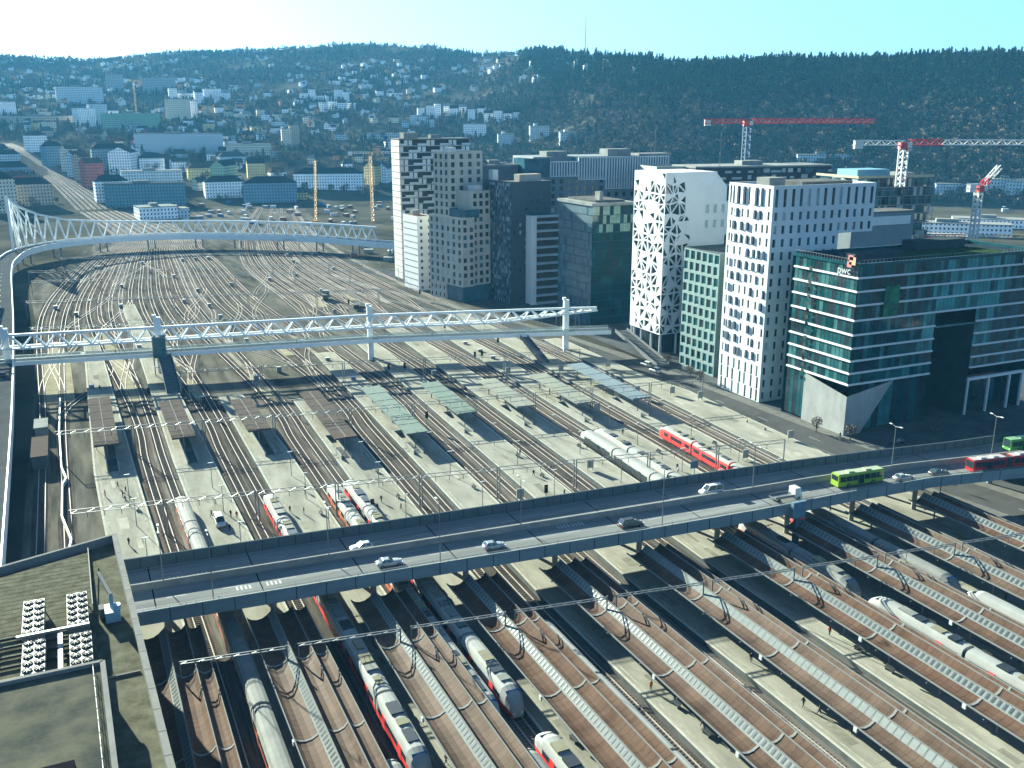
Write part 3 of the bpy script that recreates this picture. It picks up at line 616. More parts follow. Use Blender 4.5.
# ---------------------------------------------------------------- flat canopies beyond the bridge, with stairwells
FC = [(252,299),(250,287),(248,280),(232,279),(228,277),(239,274),(238,270),(234,269),(231,276)]
fm = [M['canopy_far_brown']]*4 + [M['canopy_green']]*2 + [M['canopy_beige']]*2 + [M['canopy_blue']]
fn = ['brown flat canopy, leftmost of the row beyond the bridge','brown flat canopy, second from the left beyond the bridge','brown flat canopy, third from the left beyond the bridge','long brown flat canopy with a pale centre line, left of the first green one','pale green flat canopy beside the brown ones, the longer green roof','pale green flat canopy, the shorter green roof','beige flat canopy standing next to the shorter green roof','beige flat canopy standing next to the blue-grey roof','blue-grey flat canopy nearest the towers beyond the bridge']
rw = mat('stair_wall_white', (.60,.60,.54), .8, .3, 0, .12, .4)
for i, (s0, s1) in enumerate(FC):
    r = thing('flat_canopy', fn[i], 'platform canopy', (plat_x(i, (s0+s1)/2), (s0+s1)/2, .9), 0, 'flat canopies beyond the road bridge')
    a, b = plat_x(i, s0)-.2, plat_x(i, s1)-.2; m = MB()
    vs = [(a-3,s0,5.0),(a+3,s0,5.0),(b+3,s1,5.0),(b-3,s1,5.0),(a-3,s0,5.45),(a+3,s0,5.45),(b+3,s1,5.45),(b-3,s1,5.45)]
    m.add(vs, [(0,1,5,4),(1,2,6,5),(2,3,7,6),(3,0,4,7),(3,2,1,0),(4,5,6,7)]); m.build('roof', fm[i], r)
    m = MB(); n = 6
    for k in range(1, n): s = s0+(s1-s0)*k/n; c = a+(b-a)*k/n; m.box(c-2.95,c+2.95,s-.06,s+.06,5.45,5.52)
    m.beam((a,s0+.3,5.5),(b,s1-.3,5.5),.22,.12); m.build('roof_seam', rib_m if i in (0,1,2,3) else fm[i], r)
    for k in range(5):
        s = s0+2+(s1-s0-4)*k/4; c = a+(b-a)*(s-s0)/(s1-s0); MB().tube((c,s,.9),(c,s,5.0),.18).build('column', col_m, r)
    w = thing('stairwell', 'white-walled stairwell opening under the ' + fn[i].split(',')[0], 'stairwell', (a-1, s0, .9), 0, 'stairwells under the flat canopies')
    x0 = a-2.6 if i > 2 else a-.6; L0, L1 = s0-(9 if i < 3 else 4), s0+14
    for q0, q1, w0, w1 in ((x0,x0+.3,L0,L1),(x0+2.6,x0+2.9,L0,L1)): MB().box(q0,q1,w0,w1,.9,2.1).build('side_wall', rw, w)
    MB().box(x0+.3,x0+2.6,L1-.3,L1,.9,2.1).build('end_wall', rw, w)
    m = MB()
    for k in range(8): m.box(x0+.3,x0+2.6,L0+.5+k*1.2,L0+1.7+k*1.2,.907,.93-.0 if k == 0 else .925,0,False)
    m.build('steps', M['concrete_dark'], w)
    MB().box(x0+3.3,x0+4.9,L1+1,L1+3,.9,3.6).build('lift_shaft', rw, w)
# ---------------------------------------------------------------- overhead-line portals
def portal(a, b, h, label, group, w=.9):
    r = thing('catenary_portal', label, 'overhead line portal', (a[0],a[1],0), 0, group)
    for p in (a, b): MB().beam((p[0],p[1],0),(p[0],p[1],h+.3),.24).build('post', M['galv'], r)
    m = MB(); n = max(4, int(hypot(b[0]-a[0], b[1]-a[1])/1.6))
    P = [(a[0]+(b[0]-a[0])*k/n, a[1]+(b[1]-a[1])*k/n) for k in range(n+1)]
    m.beam((*a,h+.25),(*b,h+.25),.13); m.beam((*a,h-w+.3),(*b,h-w+.3),.13)
    for k in range(n): m.beam((*P[k], h+.2 if k%2 else h-w+.35),(*P[k+1], h-w+.35 if k%2 else h+.2),.07)
    m.build('lattice_beam', M['galv'], r)
    for k in range(2, n-1, max(2, n//5)): MB().tube((*P[k],h-w-.9),(*P[k],h-w+.3),.06).build('dropper', M['dark_metal'], r)
    return r
def lines(pts, xs, h, label, group):
    f = lambda x: lerp(pts, x)
    for a, b in zip(xs, xs[1:]): portal((a+.3, f(a+.3)), (b-.3, f(b-.3)), h, label, group)
lines([(-6,203),(4,202),(80,190),(170,175)], [-6.5,12,30.5,47.5,66,84,102.5,121,139,157.5], 7.6, 'grey overhead-line portal across tracks just beyond the road bridge', 'portals just beyond the road bridge')
lines([(-10,261),(65,249),(179,234)], [-9,9.5,27,45,65.5,83,101,119,137,156,174], 7.6, 'grey overhead-line portal passing over the flat canopies', 'portals over the flat canopies')
lines([(-10,318),(65,306),(121,291),(180,281)], [27,52,78,104,131,158], 7.6, 'grey overhead-line portal between the flat canopies and the footbridge', 'portals in front of the footbridge')
lines([(-30,470),(10,462),(160,425)], [-21,8,40,72,102,130,156], 7.6, 'thin grey overhead-line portal in the yard beyond the footbridge', 'portals in the yard beyond the footbridge')
lines([(-30,566),(37,544),(166,518)], [-22,8,38,70,100,130,158], 7.8, 'thin grey overhead-line portal in the shade of the curved bridge', 'portals in the shade of the curved bridge')
for y0, xs in ((390,(-18,10,38,66,94,120,146)),(512,(-20,12,44,76,106,134,160)),(600,(-6,28,62,96,128,158)),(660,(12,46,80,112,140,166))): lines([(-30,y0+18),(170,y0-22)], xs, 7.6, 'thin grey overhead-line portal across the station throat', 'portals across the station throat')
portal(U(262,224)[:2], U(291,223)[:2], 9.5, 'tall pale overhead-line portal standing alone beyond the curved bridge', None, 1.4)
portal(U(98,210)[:2], U(110,208)[:2], 8, 'small pale portal over the main line beside the low grey office', None, 1.2)
# ---------------------------------------------------------------- lamps, signals, boards on the platforms
pl = thing('platform_lamp', '', 'lamp', (0,0,0)); MB().tube((0,0,0),(0,0,6.2),.09,.06).build('pole', M['galv'], pl); MB().box(-.6,.6,-.12,.12,6.2,6.34).build('lamp_head', M['white'], pl)
first = True
for i in range(9):
    for s in (168, 184, 206, 222):
        if abs(s-bp(RIDGE[i], 1)[1]) < 3 or s < bp(RIDGE[i],1)[1]+2: continue
        o = pl if first else copy_tree(pl, (0,0,0)); first = False
        o.location = (plat_x(i, s)+(1.2 if i > 2 else 2.5), s, .9); o['label'] = 'slim grey lamp post standing on an open platform beyond the road bridge'; o['group'] = 'lamp posts on the open platforms'
sg = thing('railway_signal', '', 'railway signal', (0,0,0)); MB().tube((0,0,0),(0,0,4.2),.08).build('pole', M['galv'], sg); MB().box(-.4,.4,-.14,.14,3.0,4.9).build('signal_head', M['black'], sg); MB().tube((0,-.2,4.4),(0,-.14,4.4),.12).build('lens', mat('signal_red', (.5,.05,.03), .3, .5, 0, 0), sg)
first = True
for px, py in ((373,520),(398,425),(427,428),(389,378),(405,377),(475,365),(482,364),(498,350),(546,505),(349,310),(445,335),(560,340),(205,413),(150,403),(590,300),(97,452),(420,300),(270,260)):
    o = sg if first else copy_tree(sg, (0,0,0)); first = False
    o.location = (*U(px, py, .3), .3); o['label'] = 'black-headed railway signal on a slim post beside the tracks'; o['group'] = 'railway signals'
bd = thing('information_board', '', 'information board', (0,0,0)); MB().box(-.9,.9,-.15,.15,.6,2.8).build('board', rw, bd); MB().tube((-.7,0,0),(-.7,0,.7),.07).build('leg', M['galv'], bd); MB().tube((.7,0,0),(.7,0,.7),.07).build('leg', M['galv'], bd)
first = True
for px, py in ((508,375),(561,373),(608,368),(637,395),(597,412),(672,395),(700,400),(650,480),(590,470),(520,500),(745,460),(790,440)):
    o = bd if first else copy_tree(bd, (0,0,0)); first = False
    o.location = (*U(px, py, .9), .9); o['label'] = 'white information board standing on legs on an open platform'; o['group'] = 'white boards on the platforms'
bx = thing('equipment_cabinet', '', 'equipment cabinet', (0,0,0)); MB().box(-.8,.8,-.5,.5,0,1.7).build('cabinet', M['galv'], bx); MB().box(-.85,.85,-.55,.55,1.7,1.8).build('lid', M['white'], bx)
first = True
for k in range(46):
    s = R.uniform(300, 640); a = R.randrange(0, 17); x = (track_at(a, s)+track_at(a+1, s))/2
    o = bx if first else copy_tree(bx, (0,0,0)); first = False; o.location = (x, s, .1); o['label'] = 'small grey trackside cabinet standing between the tracks'; o['group'] = 'trackside cabinets'
# platform ends: bicycles shelter, benches
bn = thing('bench', '', 'bench', (0,0,0)); MB().box(-.25,.25,-.9,.9,.4,.48).build('seat', M['dark_metal'], bn); MB().box(.2,.28,-.9,.9,.5,.9).build('backrest', M['dark_metal'], bn)
for y in (-.7,.7): MB().box(-.2,.2,y-.05,y+.05,0,.4).build('leg', M['galv'], bn)
first = True
for i in range(9):
    for s in (178, 196, 214, 95, 104):
        if R.random() < .35: continue
        o = bn if first else copy_tree(bn, (0,0,0)); first = False; o.location = (plat_x(i, s)+(3.4 if s > 140 else -.8), s+R.uniform(-3,3), .91); o['label'] = 'small dark bench standing on a railway platform'; o['group'] = 'platform benches'
# ---------------------------------------------------------------- people (one continuous skinned body each)
def body_mesh(name, walk, jacket, trousers, hair, arm=.0):
    a = .30 if walk else .06
    V = [(0,0,.98),(0,.01,1.20),(0,.0,1.42),(0,.0,1.52),(0,.03,1.62),(0,.03,1.72),
         (-.10,0,.92),(-.11,a*.55,.50),(-.11,a*.6,.09),(-.11,a*.6+.14,.05),(.10,0,.92),(.11,-a*.2,.50),(.11,-a*1.1,.12),(.11,-a*1.1+.12,.06),
         (-.21,0,1.40),(-.26,-a*.4-.02,1.14),(-.26,-a*.5+.1+arm,.90),(-.26,-a*.5+.14+arm,.82),(.21,0,1.40),(.26,a*.4-.02,1.14),(.26,a*.6+.08,.90),(.26,a*.6+.12,.82)]
    E = [(0,1),(1,2),(2,3),(3,4),(4,5),(0,6),(6,7),(7,8),(8,9),(0,10),(10,11),(11,12),(12,13),(2,14),(14,15),(15,16),(16,17),(2,18),(18,19),(19,20),(20,21)]
    r = [.165,.155,.165,.06,.105,.095,.10,.07,.05,.045,.10,.07,.05,.045,.075,.055,.042,.04,.075,.055,.042,.04]
    me = bpy.data.meshes.new(name); me.from_pydata(V, E, []); ob = bpy.data.objects.new(name, me); COL.objects.link(ob)
    md = ob.modifiers.new('s', 'SKIN'); 
    lay = me.skin_vertices[0].data if me.skin_vertices else None
    if lay is None:
        bm_ = __import__('bmesh').new(); bm_.from_mesh(me); bm_.verts.layers.skin.verify(); bm_.to_mesh(me); bm_.free(); lay = me.skin_vertices[0].data
    for k, q in enumerate(r): lay[k].radius = (q, q*(.75 if k < 3 else 1)); lay[k].use_root = (k == 0)
    ob.modifiers.new('u', 'SUBSURF').levels = 1
    dg = bpy.context.evaluated_depsgraph_get(); out = bpy.data.meshes.new_from_object(ob.evaluated_get(dg)); bpy.data.objects.remove(ob)
    out.materials.clear()
    for m in (jacket, trousers, mat('skin', (.55,.36,.27), .6, .3, 0, .05), hair, M['black']): out.materials.append(m)
    for p in out.polygons:
        c = p.center
        p.material_index = 4 if c.z < .1 else 1 if c.z < .93 and abs(c.x) < .22 else 2 if (c.z < .9 and abs(c.x) > .2) else 0 if c.z < 1.5 else 3 if (c.z > 1.68 or c.y < .0) else 2
        p.use_smooth = True
    return out
cl = {'black':mat('cloth_black',(.02,.02,.025),.9,.1),'navy':mat('cloth_navy',(.02,.03,.06),.9,.1),'grey':mat('cloth_grey',(.15,.15,.16),.9,.1),'white':mat('cloth_white',(.6,.6,.58),.9,.1),'red':mat('cloth_red',(.3,.03,.03),.9,.1),'orange':mat('cloth_orange',(.6,.18,.02),.9,.1),'hair':mat('hair_brown',(.05,.03,.02),.8,.2)}
PM = {}
for j, w in (('black',1),('black',0),('navy',1),('grey',1),('grey',0),('white',1),('red',0),('orange',0)): PM[(j,w)] = body_mesh('person', w, cl[j], cl['navy' if j != 'navy' else 'black'], cl['hair'])
NP = 0
def person(x, y, z, j, w, rz, where):
    global NP; NP += 1
    return tag(link('person', PM[(j,w)], None, (x,y,z), rz), 'person in %s %s %s' % (j, 'walking' if w else 'standing', where), 'person', 'people on the platforms')
for k, (px, py, w, z, wh) in enumerate([(118,488,'black1',.9,'alone between the two left flat canopies and the road bridge'),(126,493,'navy1',.9,'right of another walker beyond the bridge'),(123,497,'black0',.9,'behind the silver train, nearer than two walkers'),(231,517,'black0',.9,'left one of the pair by the white van'),(237,518,'red0',.9,'right one of the pair by the white van'),(803,707,'black1',.9,'in sunlight between the wave canopies at lower right'),(819,714,'grey1',.9,'just under the canopy edge at lower right'),(702,727,'white1',.9,'in bright sun near the bottom of the middle platform'),(751,662,'black0',.9,'at the sunlit strip under the sixth canopy'),(149,393,'black0',.9,'at the foot of the footbridge tower'),(100,390,'navy1',.9,'on the sand near the left canopies'),(830,512,'black1',.9,'under the far edge of the bridge at right'),(955,487,'black1',.9,'under the bridge below the grey saloon'),(940,492,'red0',.9,'under the bridge near a pier'),(747,425,'black1',.1,'on the pavement below the white tower'),(765,433,'grey0',.1,'beside the white board by the street'),(551,470,'navy1',.9,'beyond the bridge beside the pale train'),(520,455,'black0',.9,'on the open platform left of the pale train'),(300,420,'orange0',.2,'working beside the track near the brown canopies'),(238,640,'orange0',.2,'near the leftmost canopy'),(700,365,'black1',.1,'on the pavement between the towers'),(840,438,'black0',.1,'at the corner of the banded glass block')]):
    x, y = U(px, py, z); person(x, y, z, w[:-1], int(w[-1]), R.uniform(0, 6.28), wh)
for k in range(44):
    i = R.randrange(0, 9); s = R.choice((R.uniform(172, 228), R.uniform(86, 110)))
    if abs(s - bp(RIDGE[i], .5)[1]) < 16: continue
    j, w = R.choice(list(PM)); person(plat_x(i, s)+R.uniform(-3, 4.6), s, .905, j, w, R.uniform(0, 6.28), 'on an open platform %s' % ('beyond the road bridge' if s > 140 else 'between the wave-roofed canopies'))
# ---------------------------------------------------------------- trains
TM = {'white': mat('train_white', (.58,.59,.58), .4, .5, 0, .06, .4), 'silver': mat('train_silver', (.40,.41,.40), .4, .5, .2, .1, .4), 'red': mat('train_red', (.48,.035,.03), .4, .5, 0, .1, .5), 'orange': mat('train_orange', (.55,.17,.07), .4, .5, 0, .25, .6),
      'roofgrey': mat('train_roof_grey', (.36,.37,.345), .75, .3, 0, .14, .5), 'roofwhite': mat('train_roof_white', (.55,.56,.53), .75, .3, 0, .1, .4), 'dark': mat('train_dark', (.03,.035,.04), .4, .5), 'blue': mat('train_blue', (.03,.10,.25), .25, .5, 0, .1, .5), 'rooflight': mat('train_roof_hatch', (.42,.40,.28), .8, .3, 0, .1, .6)}
SEC = [(1.30,.42),(1.46,.75),(1.48,1.75),(1.48,2.95),(1.40,3.35)]; ROOF = [(1.40,3.35),(1.20,3.72),(.7,3.95),(0,4.02)]
def carriage(root, L, side, lower, roofm, nose=0, tail=0, units=True, pant=False, seed=0):
    """body with lower stripe, roof, window band, doors, roof gear; nose/tail = sloped ends. local y along the car, centre at 0"""
    def stations():
        h = L/2; S = []
        if tail: S += [(-h,.62,.50,0),(-h+.5,.78,.70,0),(-h+1.6,.93,.90,0),(-h+3.2,1,1,0)]
        else: S += [(-h+.15,1,1,0)]
        if nose: S += [(h-3.2,1,1,0),(h-1.6,.93,.90,0),(h-.5,.78,.70,0),(h,.62,.50,0)]
        else: S += [(h-.15,1,1,0)]
        return S
    S = stations(); Z = lambda z, kz: .42 + (z-.42)*kz
    def skin(prof, mi_of=None):
        mb = MB(); pts = [(-x, z) for x, z in prof] if False else prof
        for sgn in (-1, 1):
            for (y0,w0,k0,_), (y1,w1,k1,_) in zip(S, S[1:]):
                for j, ((xa,za),(xb,zb)) in enumerate(zip(prof, prof[1:])):
                    q = [(sgn*xa*w0,y0,Z(za,k0)),(sgn*xa*w1,y1,Z(za,k1)),(sgn*xb*w1,y1,Z(zb,k1)),(sgn*xb*w0,y0,Z(zb,k0))]
                    mb.add(q if sgn > 0 else q[::-1], [(0,1,2,3)], 0 if mi_of is None else mi_of[j])
        return mb
    b = skin(SEC, [1,1,0,0])
    for e, (y,w,k,_) in ((0,S[0]),(1,S[-1])):
        ring = [(x*w,y,Z(z,k)) for x, z in SEC+ROOF[1:]] + [(-x*w,y,Z(z,k)) for x, z in (SEC+ROOF[1:])[:-1][::-1]]
        b.add(ring, [tuple(range(len(ring)))[::(1 if e else -1)]], 0)
    body = b.build('carriage', [side, lower], root, True, True)
    skin(ROOF).build('roof', roofm, body, True, True)
    lo, hi = -L/2 + (3.4 if tail else .9), L/2 - (3.4 if nose else .9)
    for sgn in (-1, 1):
        xa = sgn*1.475; MB().box(min(xa,xa+sgn*.02),max(xa,xa+sgn*.02),lo,hi,1.75,2.65).build('window_band', M['glass'], body, True)
        for f in (.22,.78):
            y = lo+(hi-lo)*f; xa = sgn*1.48; MB().box(min(xa,xa+sgn*.03),max(xa,xa+sgn*.03),y-.7,y+.7,.6,2.8).build('door', lower, body, True)
    for flag, sg in ((nose,1),(tail,-1)):
        if flag:
            h = sg*L/2; w = MB(); y0, y1 = h-sg*.35, h-sg*2.3
            w.add([(-.88,y0+sg*.06,1.8),(.88,y0+sg*.06,1.8),(1.12,y1,3.66),(-1.12,y1,3.66)], [(0,1,2,3) if sg < 0 else (3,2,1,0)])
            w.v = [(x, y+sg*.22, z+.16) for x, y, z in w.v]; w.build('windscreen', TM['blue'], body, True)
            for s in (-1,1): MB().box(s*.62-.14,s*.62+.14,min(h,h+sg*.04),max(h,h+sg*.04),1.05,1.25).build('headlight', HEAD_L, body, True)
    if units:
        rr = random.Random(seed); y = lo+1.0
        while y < hi-2:
            l = rr.choice((1.6,2.2,3.0)); w = rr.choice((.55,.75,.9))
            if y+l > hi-.5: break
            MB().box(-w,w,y,y+l,3.9,4.0+rr.choice((.12,.2,.3))).build('roof_unit', rr.choice((TM['roofgrey'],TM['rooflight'],TM['dark'])), body, True); y += l+rr.uniform(.5,1.8)
    if pant:
        m = MB()
        for s in (-1,1): m.beam((s*.5,-.9,4.05),(s*.35,.5,4.7),.07); m.beam((s*.35,.5,4.7),(s*.45,-.5,5.35),.06)
        m.beam((-.85,-.5,5.38),(.85,-.5,5.38),.1); m.build('pantograph', M['dark_metal'], body, True)
    m = MB()
    for y in (-L/2+3.6, L/2-3.6): m.box(-1.15,1.15,y-1.4,y+1.4,.12,.55)
    m.build('bogie', TM['dark'], body, True)
    return body
def train(k, s0, s1, style, label, nose0=True, nose1=True, ncar=None):
    r = thing('train', label, 'train', (track_at(k, s0), s0, .2)); L = s1-s0; n = ncar or max(1, round(L/19)); c = L/n
    for j in range(n):
        y = s0 + c*(j+.5); x = track_at(k, y); d = track_at(k, y+5)-track_at(k, y-5)
        b = carriage(r, c-.35, *style[:3], nose=nose1 and j == n-1, tail=nose0 and j == 0, units=style[3], pant=(style[3] and j % 2 == 1), seed=k*7+j)
        b.location = (x-r.location.x, y-r.location.y, 0); b.rotation_euler = (0,0,-atan2(d,10))
    m = MB()
    for j in range(1, n): y = s0+c*j; x = track_at(k, y); m.obox((x,y,.7+.2),(2.5,.5,2.7))
    if m.v: m.build('gangway', TM['dark'], r)
    return r
A_ = (TM['white'],TM['red'],TM['roofwhite'],True); B_ = (TM['white'],TM['orange'],TM['roofgrey'],False); C_ = (TM['silver'],TM['silver'],TM['roofgrey'],False)
D_ = (TM['red'],TM['red'],TM['roofwhite'],True); E_ = (TM['white'],TM['orange'],TM['roofwhite'],True); F_ = (TM['white'],TM['dark'],TM['roofwhite'],False); G_ = (TM['blue'],TM['blue'],TM['roofgrey'],True)
train(3, 70, 214, B_, 'leftmost silver-roofed train with an orange-red skirt, passing under the bridge')
train(5, 102, 207, A_, 'white train with a red skirt and busy roof beside the second wave canopy')
train(5, 50, 101, A_, 'white train standing nose to nose in front of the second-canopy train, at the bottom edge', True, True)
train(4, 50, 106.5, C_, 'grey-roofed train at the bottom edge left of two facing white noses')
train(6, 109, 207, E_, 'white and orange train passing under the bridge, left of a pair beyond it')
train(7, 110, 208, A_, 'white train with a red skirt, right of a pair passing under the bridge')
train(6, 50, 101, C_, 'grey train at the bottom edge between the third and fourth canopies')
train(7, 50, 103, A_, 'white train with red doors at the bottom edge beside the fourth canopy')
train(8, 50, 131, F_, 'pale-roofed train half hidden beside the fourth wave canopy')
train(15, 116, 150, (TM['white'],TM['orange'],TM['roofgrey'],True), 'short train in the bridge shadow with a white nose, right of the seventh canopy')
train(15, 50, 113, A_, 'white train with a bright red skirt running off the right edge')
train(16, 100, 149, D_, 'red train mostly hidden under the eighth canopy, its red end under the bridge')
train(17, 109, 149, C_, 'silver train emerging from bridge shadow beside the ninth canopy')
train(17, 50, 107.5, F_, 'white train with a rounded nose at the right edge beyond the red-skirted one')
train(14, 160, 217, F_, 'white train with dark window band beyond the bridge, left of a close pair')
train(15, 158, 217, (TM['white'],TM['orange'],TM['roofwhite'],True), 'red and white train beyond the bridge, right of a close pair')
train(17, 160, 211, D_, 'red local train with a white roof, nearest the towers beyond the bridge')
lx, ly = U(326, 300); lo = thing('locomotive', 'small dark shunting locomotive alone in the yard beyond the footbridge', 'locomotive', (lx, ly, .2), -.33)
MB().box(-1.4,1.4,-4.5,4.5,.9,1.3).build('frame', TM['dark'], lo, True); MB().box(-1.1,1.1,-4.2,.5,1.3,3.0).build('engine_hood', mat('loco_green', (.05,.09,.06), .5, .4), lo, True); MB().box(-1.45,1.45,.5,3.4,1.3,4.2).build('cab', mat('loco_green', (.05,.09,.06)), lo, True)
MB().box(-1.47,1.47,.9,3.0,2.8,3.7).build('window', M['glass'], lo, True); MB().box(-1.55,1.55,.35,3.55,4.2,4.35).build('roof', TM['roofgrey'], lo, True)
for y in (-3,0,3): MB().tube((-1,y,.45),(1,y,.45),.45,n=12).build('wheel', TM['dark'], lo, True)
wx, wy = U(357, 308); wg = thing('flat_wagon', 'low dark flat wagon standing right of the shunting locomotive', 'wagon', (wx, wy, .2), -.33)
MB().box(-1.4,1.4,-7,7,.9,1.2).build('bed', TM['dark'], wg, True); MB().box(-1.2,1.2,-6.5,-2,1.2,2.4).build('load', M['dark_metal'], wg, True)
for y in (-5,5): MB().tube((-1,y,.45),(1,y,.45),.45,n=12).build('wheel', TM['dark'], wg, True)
# ---------------------------------------------------------------- towers beside the railway
def proj(x, y, z):
    f = x*sin(YAW) + y*cos(YAW); u = x*cos(YAW) - y*sin(YAW); h = z - EYE[2]
    d = f*cos(PITCH) - h*sin(PITCH); return (512 + FPX*u/d, 384 - FPX*(f*sin(PITCH) + h*cos(PITCH))/d)
def run(c, phi, face, z, px):          # how far along a face (R or L) its end stands
    dx, dy = (cos(phi), sin(phi)) if face == 'R' else (-sin(phi), cos(phi)); a, b = .5, 160
    tgt = lambda L: proj(c[0]+dx*L, c[1]+dy*L, z)[0] - px
    for _ in range(50):
        m = (a+b)/2
        if (tgt(m) > 0) == (face == 'R'): b = m
        else: a = m
    return (a+b)/2
# local frame of a tower: corner at 0, right face along +x (y = 0), left face along +y (x = 0)
def P3(face, a, z, d, W=0, D=0):
    return {'R': (a, d, z), 'L': (d, a, z), 'B': (a, D-d, z), 'E': (W-d, a, z)}[face]
def punched(mb, face, A, z0, z1, holes, dep=.3, W=0, D=0, mi=0):
    """wall from a=A[0]..A[1], z0..z1 with rectangular holes (a0,a1,h0,h1) of ONE storey"""
    q = lambda a0,a1,h0,h1: mb.quad(P3(face,a0,h0,0,W,D),P3(face,a1,h0,0,W,D),P3(face,a1,h1,0,W,D),P3(face,a0,h1,0,W,D),mi)
    hs = sorted(holes); 
    if not hs: q(A[0],A[1],z0,z1); return
    a = A[0]
    for h in hs:
        if h[0] > a+1e-4: q(a,h[0],z0,z1)
        if h[2] > z0+1e-4: q(h[0],h[1],z0,h[2])
        if h[3] < z1-1e-4: q(h[0],h[1],h[3],z1)
        a = h[1]
        for p, r in (((h[0],h[2]),(h[0],h[3])),((h[1],h[2]),(h[1],h[3])),((h[0],h[2]),(h[1],h[2])),((h[0],h[3]),(h[1],h[3]))):
            mb.quad(P3(face,p[0],p[1],0,W,D),P3(face,r[0],r[1],0,W,D),P3(face,r[0],r[1],dep,W,D),P3(face,p[0],p[1],dep,W,D),mi)
    if a < A[1]-1e-4: q(a,A[1],z0,z1)
WM = {}
def win_mesh(w, h, fr, gl, name='window'):
    k = (round(w,2), round(h,2), fr.name, gl.name)
    if k not in WM:
        m = MB(); m.quad((0,.06,0),(w,.06,0),(w,.06,h),(0,.06,h),1); t = min(.09, w*.1)
        for x0,x1,a,b in ((0,t,0,h),(w-t,w,0,h),(t,w-t,0,t),(t,w-t,h-t,h)): m.box(x0,x1,0,.07,a,b,0)
        WM[k] = m.mesh(name, [fr, gl])
    return WM[k]
class Tower:
    def __init__(s, name, label, cat, corner, phi=radians(1), group=None):
        s.r = thing(name, label, cat, (corner[0],corner[1],0), phi, group); s.wins = []; s.n = 0
    def part(s, name, mb, mats, parent=None): return mb.build(name, mats, parent or s.r, True)
    def window(s, face, a0, a1, h0, h1, fr, gl, dep=.3, W=0, D=0):
        s.wins.append((face,a0,a1,h0,h1,fr,gl,dep,W,D))
    def finish(s):
        for k, (face,a0,a1,h0,h1,fr,gl,dep,W,D) in enumerate(s.wins[:100]):
            me = win_mesh(a1-a0, h1-h0, fr, gl); p = P3(face,a0,h0,dep-.05,W,D)
            o = link('window', me, s.r)
            if face in 'RB': o.location = p
            else: o.location = (p[0]+.05, p[1], p[2]); o.rotation_euler = (0,0,pi/2)
        rest = s.wins[100:]
        if rest:
            m = MB(); mats = []
            for face,a0,a1,h0,h1,fr,gl,dep,W,D in rest:
                if gl not in mats: mats.append(gl)
                m.quad(P3(face,a0,h0,dep,W,D),P3(face,a1,h0,dep,W,D),P3(face,a1,h1,dep,W,D),P3(face,a0,h1,dep,W,D),mats.index(gl))
            o = s.part('windows', m, mats); o['kind'] = 'stuff'
def gl_pick(bright=.12, base=('glass','glass','glass_blue')): return M['curtain'] if R.random() < bright else M[R.choice(base)]
roofm = mat('roof_gravel', (.21,.21,.20), .95, .1, 0, .25, .3); roofp = mat('roof_pale', (.42,.43,.41), .9, .1, 0, .2, .3)
def shell(T, W, D, z0, z1, m, faces='BE', roof=roofm):
    b = MB()
    if 'B' in faces: b.quad((0,D,z0),(W,D,z0),(W,D,z1),(0,D,z1))
    if 'E' in faces: b.quad((W,0,z0),(W,D,z0),(W,D,z1),(W,0,z1))
    if 'R' in faces: b.quad((0,0,z0),(W,0,z0),(W,0,z1),(0,0,z1))
    if 'L' in faces: b.quad((0,0,z0),(0,D,z0),(0,D,z1),(0,0,z1))
    if b.f: T.part('wall', b, m)
    r = MB(); r.quad((0.3,.3,z1-.5),(W-.3,.3,z1-.5),(W-.3,D-.3,z1-.5),(.3,D-.3,z1-.5)); T.part('roof', r, roof)
    p = MB()
    for x0,x1,y0,y1 in ((0.002,W-.002,0.002,.3),(0.002,W-.002,D-.3,D-.002),(0.002,.3,.3,D-.3),(W-.3,W-.002,.3,D-.3)): p.box(x0,x1,y0,y1,z1-.55,z1+.35)
    T.part('parapet', p, m)
def plant(T, boxes, m=None):
    for x0,x1,y0,y1,z0,z1 in boxes: T.part('roof_plant', MB().box(x0,x1,y0,y1,z0,z1), m or roofp)
# --- 1 banded glass block with the corner sign
C = U(843,436); H = 47.8; phi = 0.0; W = run(C,phi,'R',0,1019); D = run(C,phi,'L',0,783)
T = Tower('office_block', 'dark green glass office block with white bands and a portal cut through its front', 'office building', C, phi)
BZ = [14.5,17.7,21.2,24.8,28.5,32.5,36.6,40.4,44.1]; DG = 26
gx0, gx1 = run(C,phi,'R',14,929), run(C,phi,'R',14,969)            # the portal
def glassrun(face, a0, a1, z0, z1, d=.25, bay=1.5, name='glass_band'):
    m = MB(); n = max(1, int(abs(a1-a0)/bay)); w = (a1-a0)/n
    for k in range(n):
        am = a0+(k+.5)*w; mi = R.choice((5,5,2,0,5,5,2)) if (face == 'R' and z0 > 20 and 24+(z0-20)*.3 < am < 52+(z0-20)*.35) else R.choice((0,0,0,1,1,2,3)); m.quad(P3(face,a0+k*w,z0,d),P3(face,a0+(k+1)*w,z0,d),P3(face,a0+(k+1)*w,z1,d),P3(face,a0+k*w,z1,d),mi)  # paler teal panes over a slanting middle stretch of the right face
        p = P3(face,a0+k*w,z0,d); q = P3(face,a0+k*w,z1,d); m.beam(p,q,.07,.07,4)
    return T.part(name, m, [M['glass_teal'],M['glass'],M['glass_green'],mat('glass_deep',(.008,.035,.038),.06,.4,0,.2,.3),M['dark_metal'],mat('glass_bright_teal',(.09,.23,.23),.12,.4,0,.3,.15)])
conc = mat('base_concrete', (.45,.46,.44), .85, .25, 0, .14, .35, (1,1,.4))
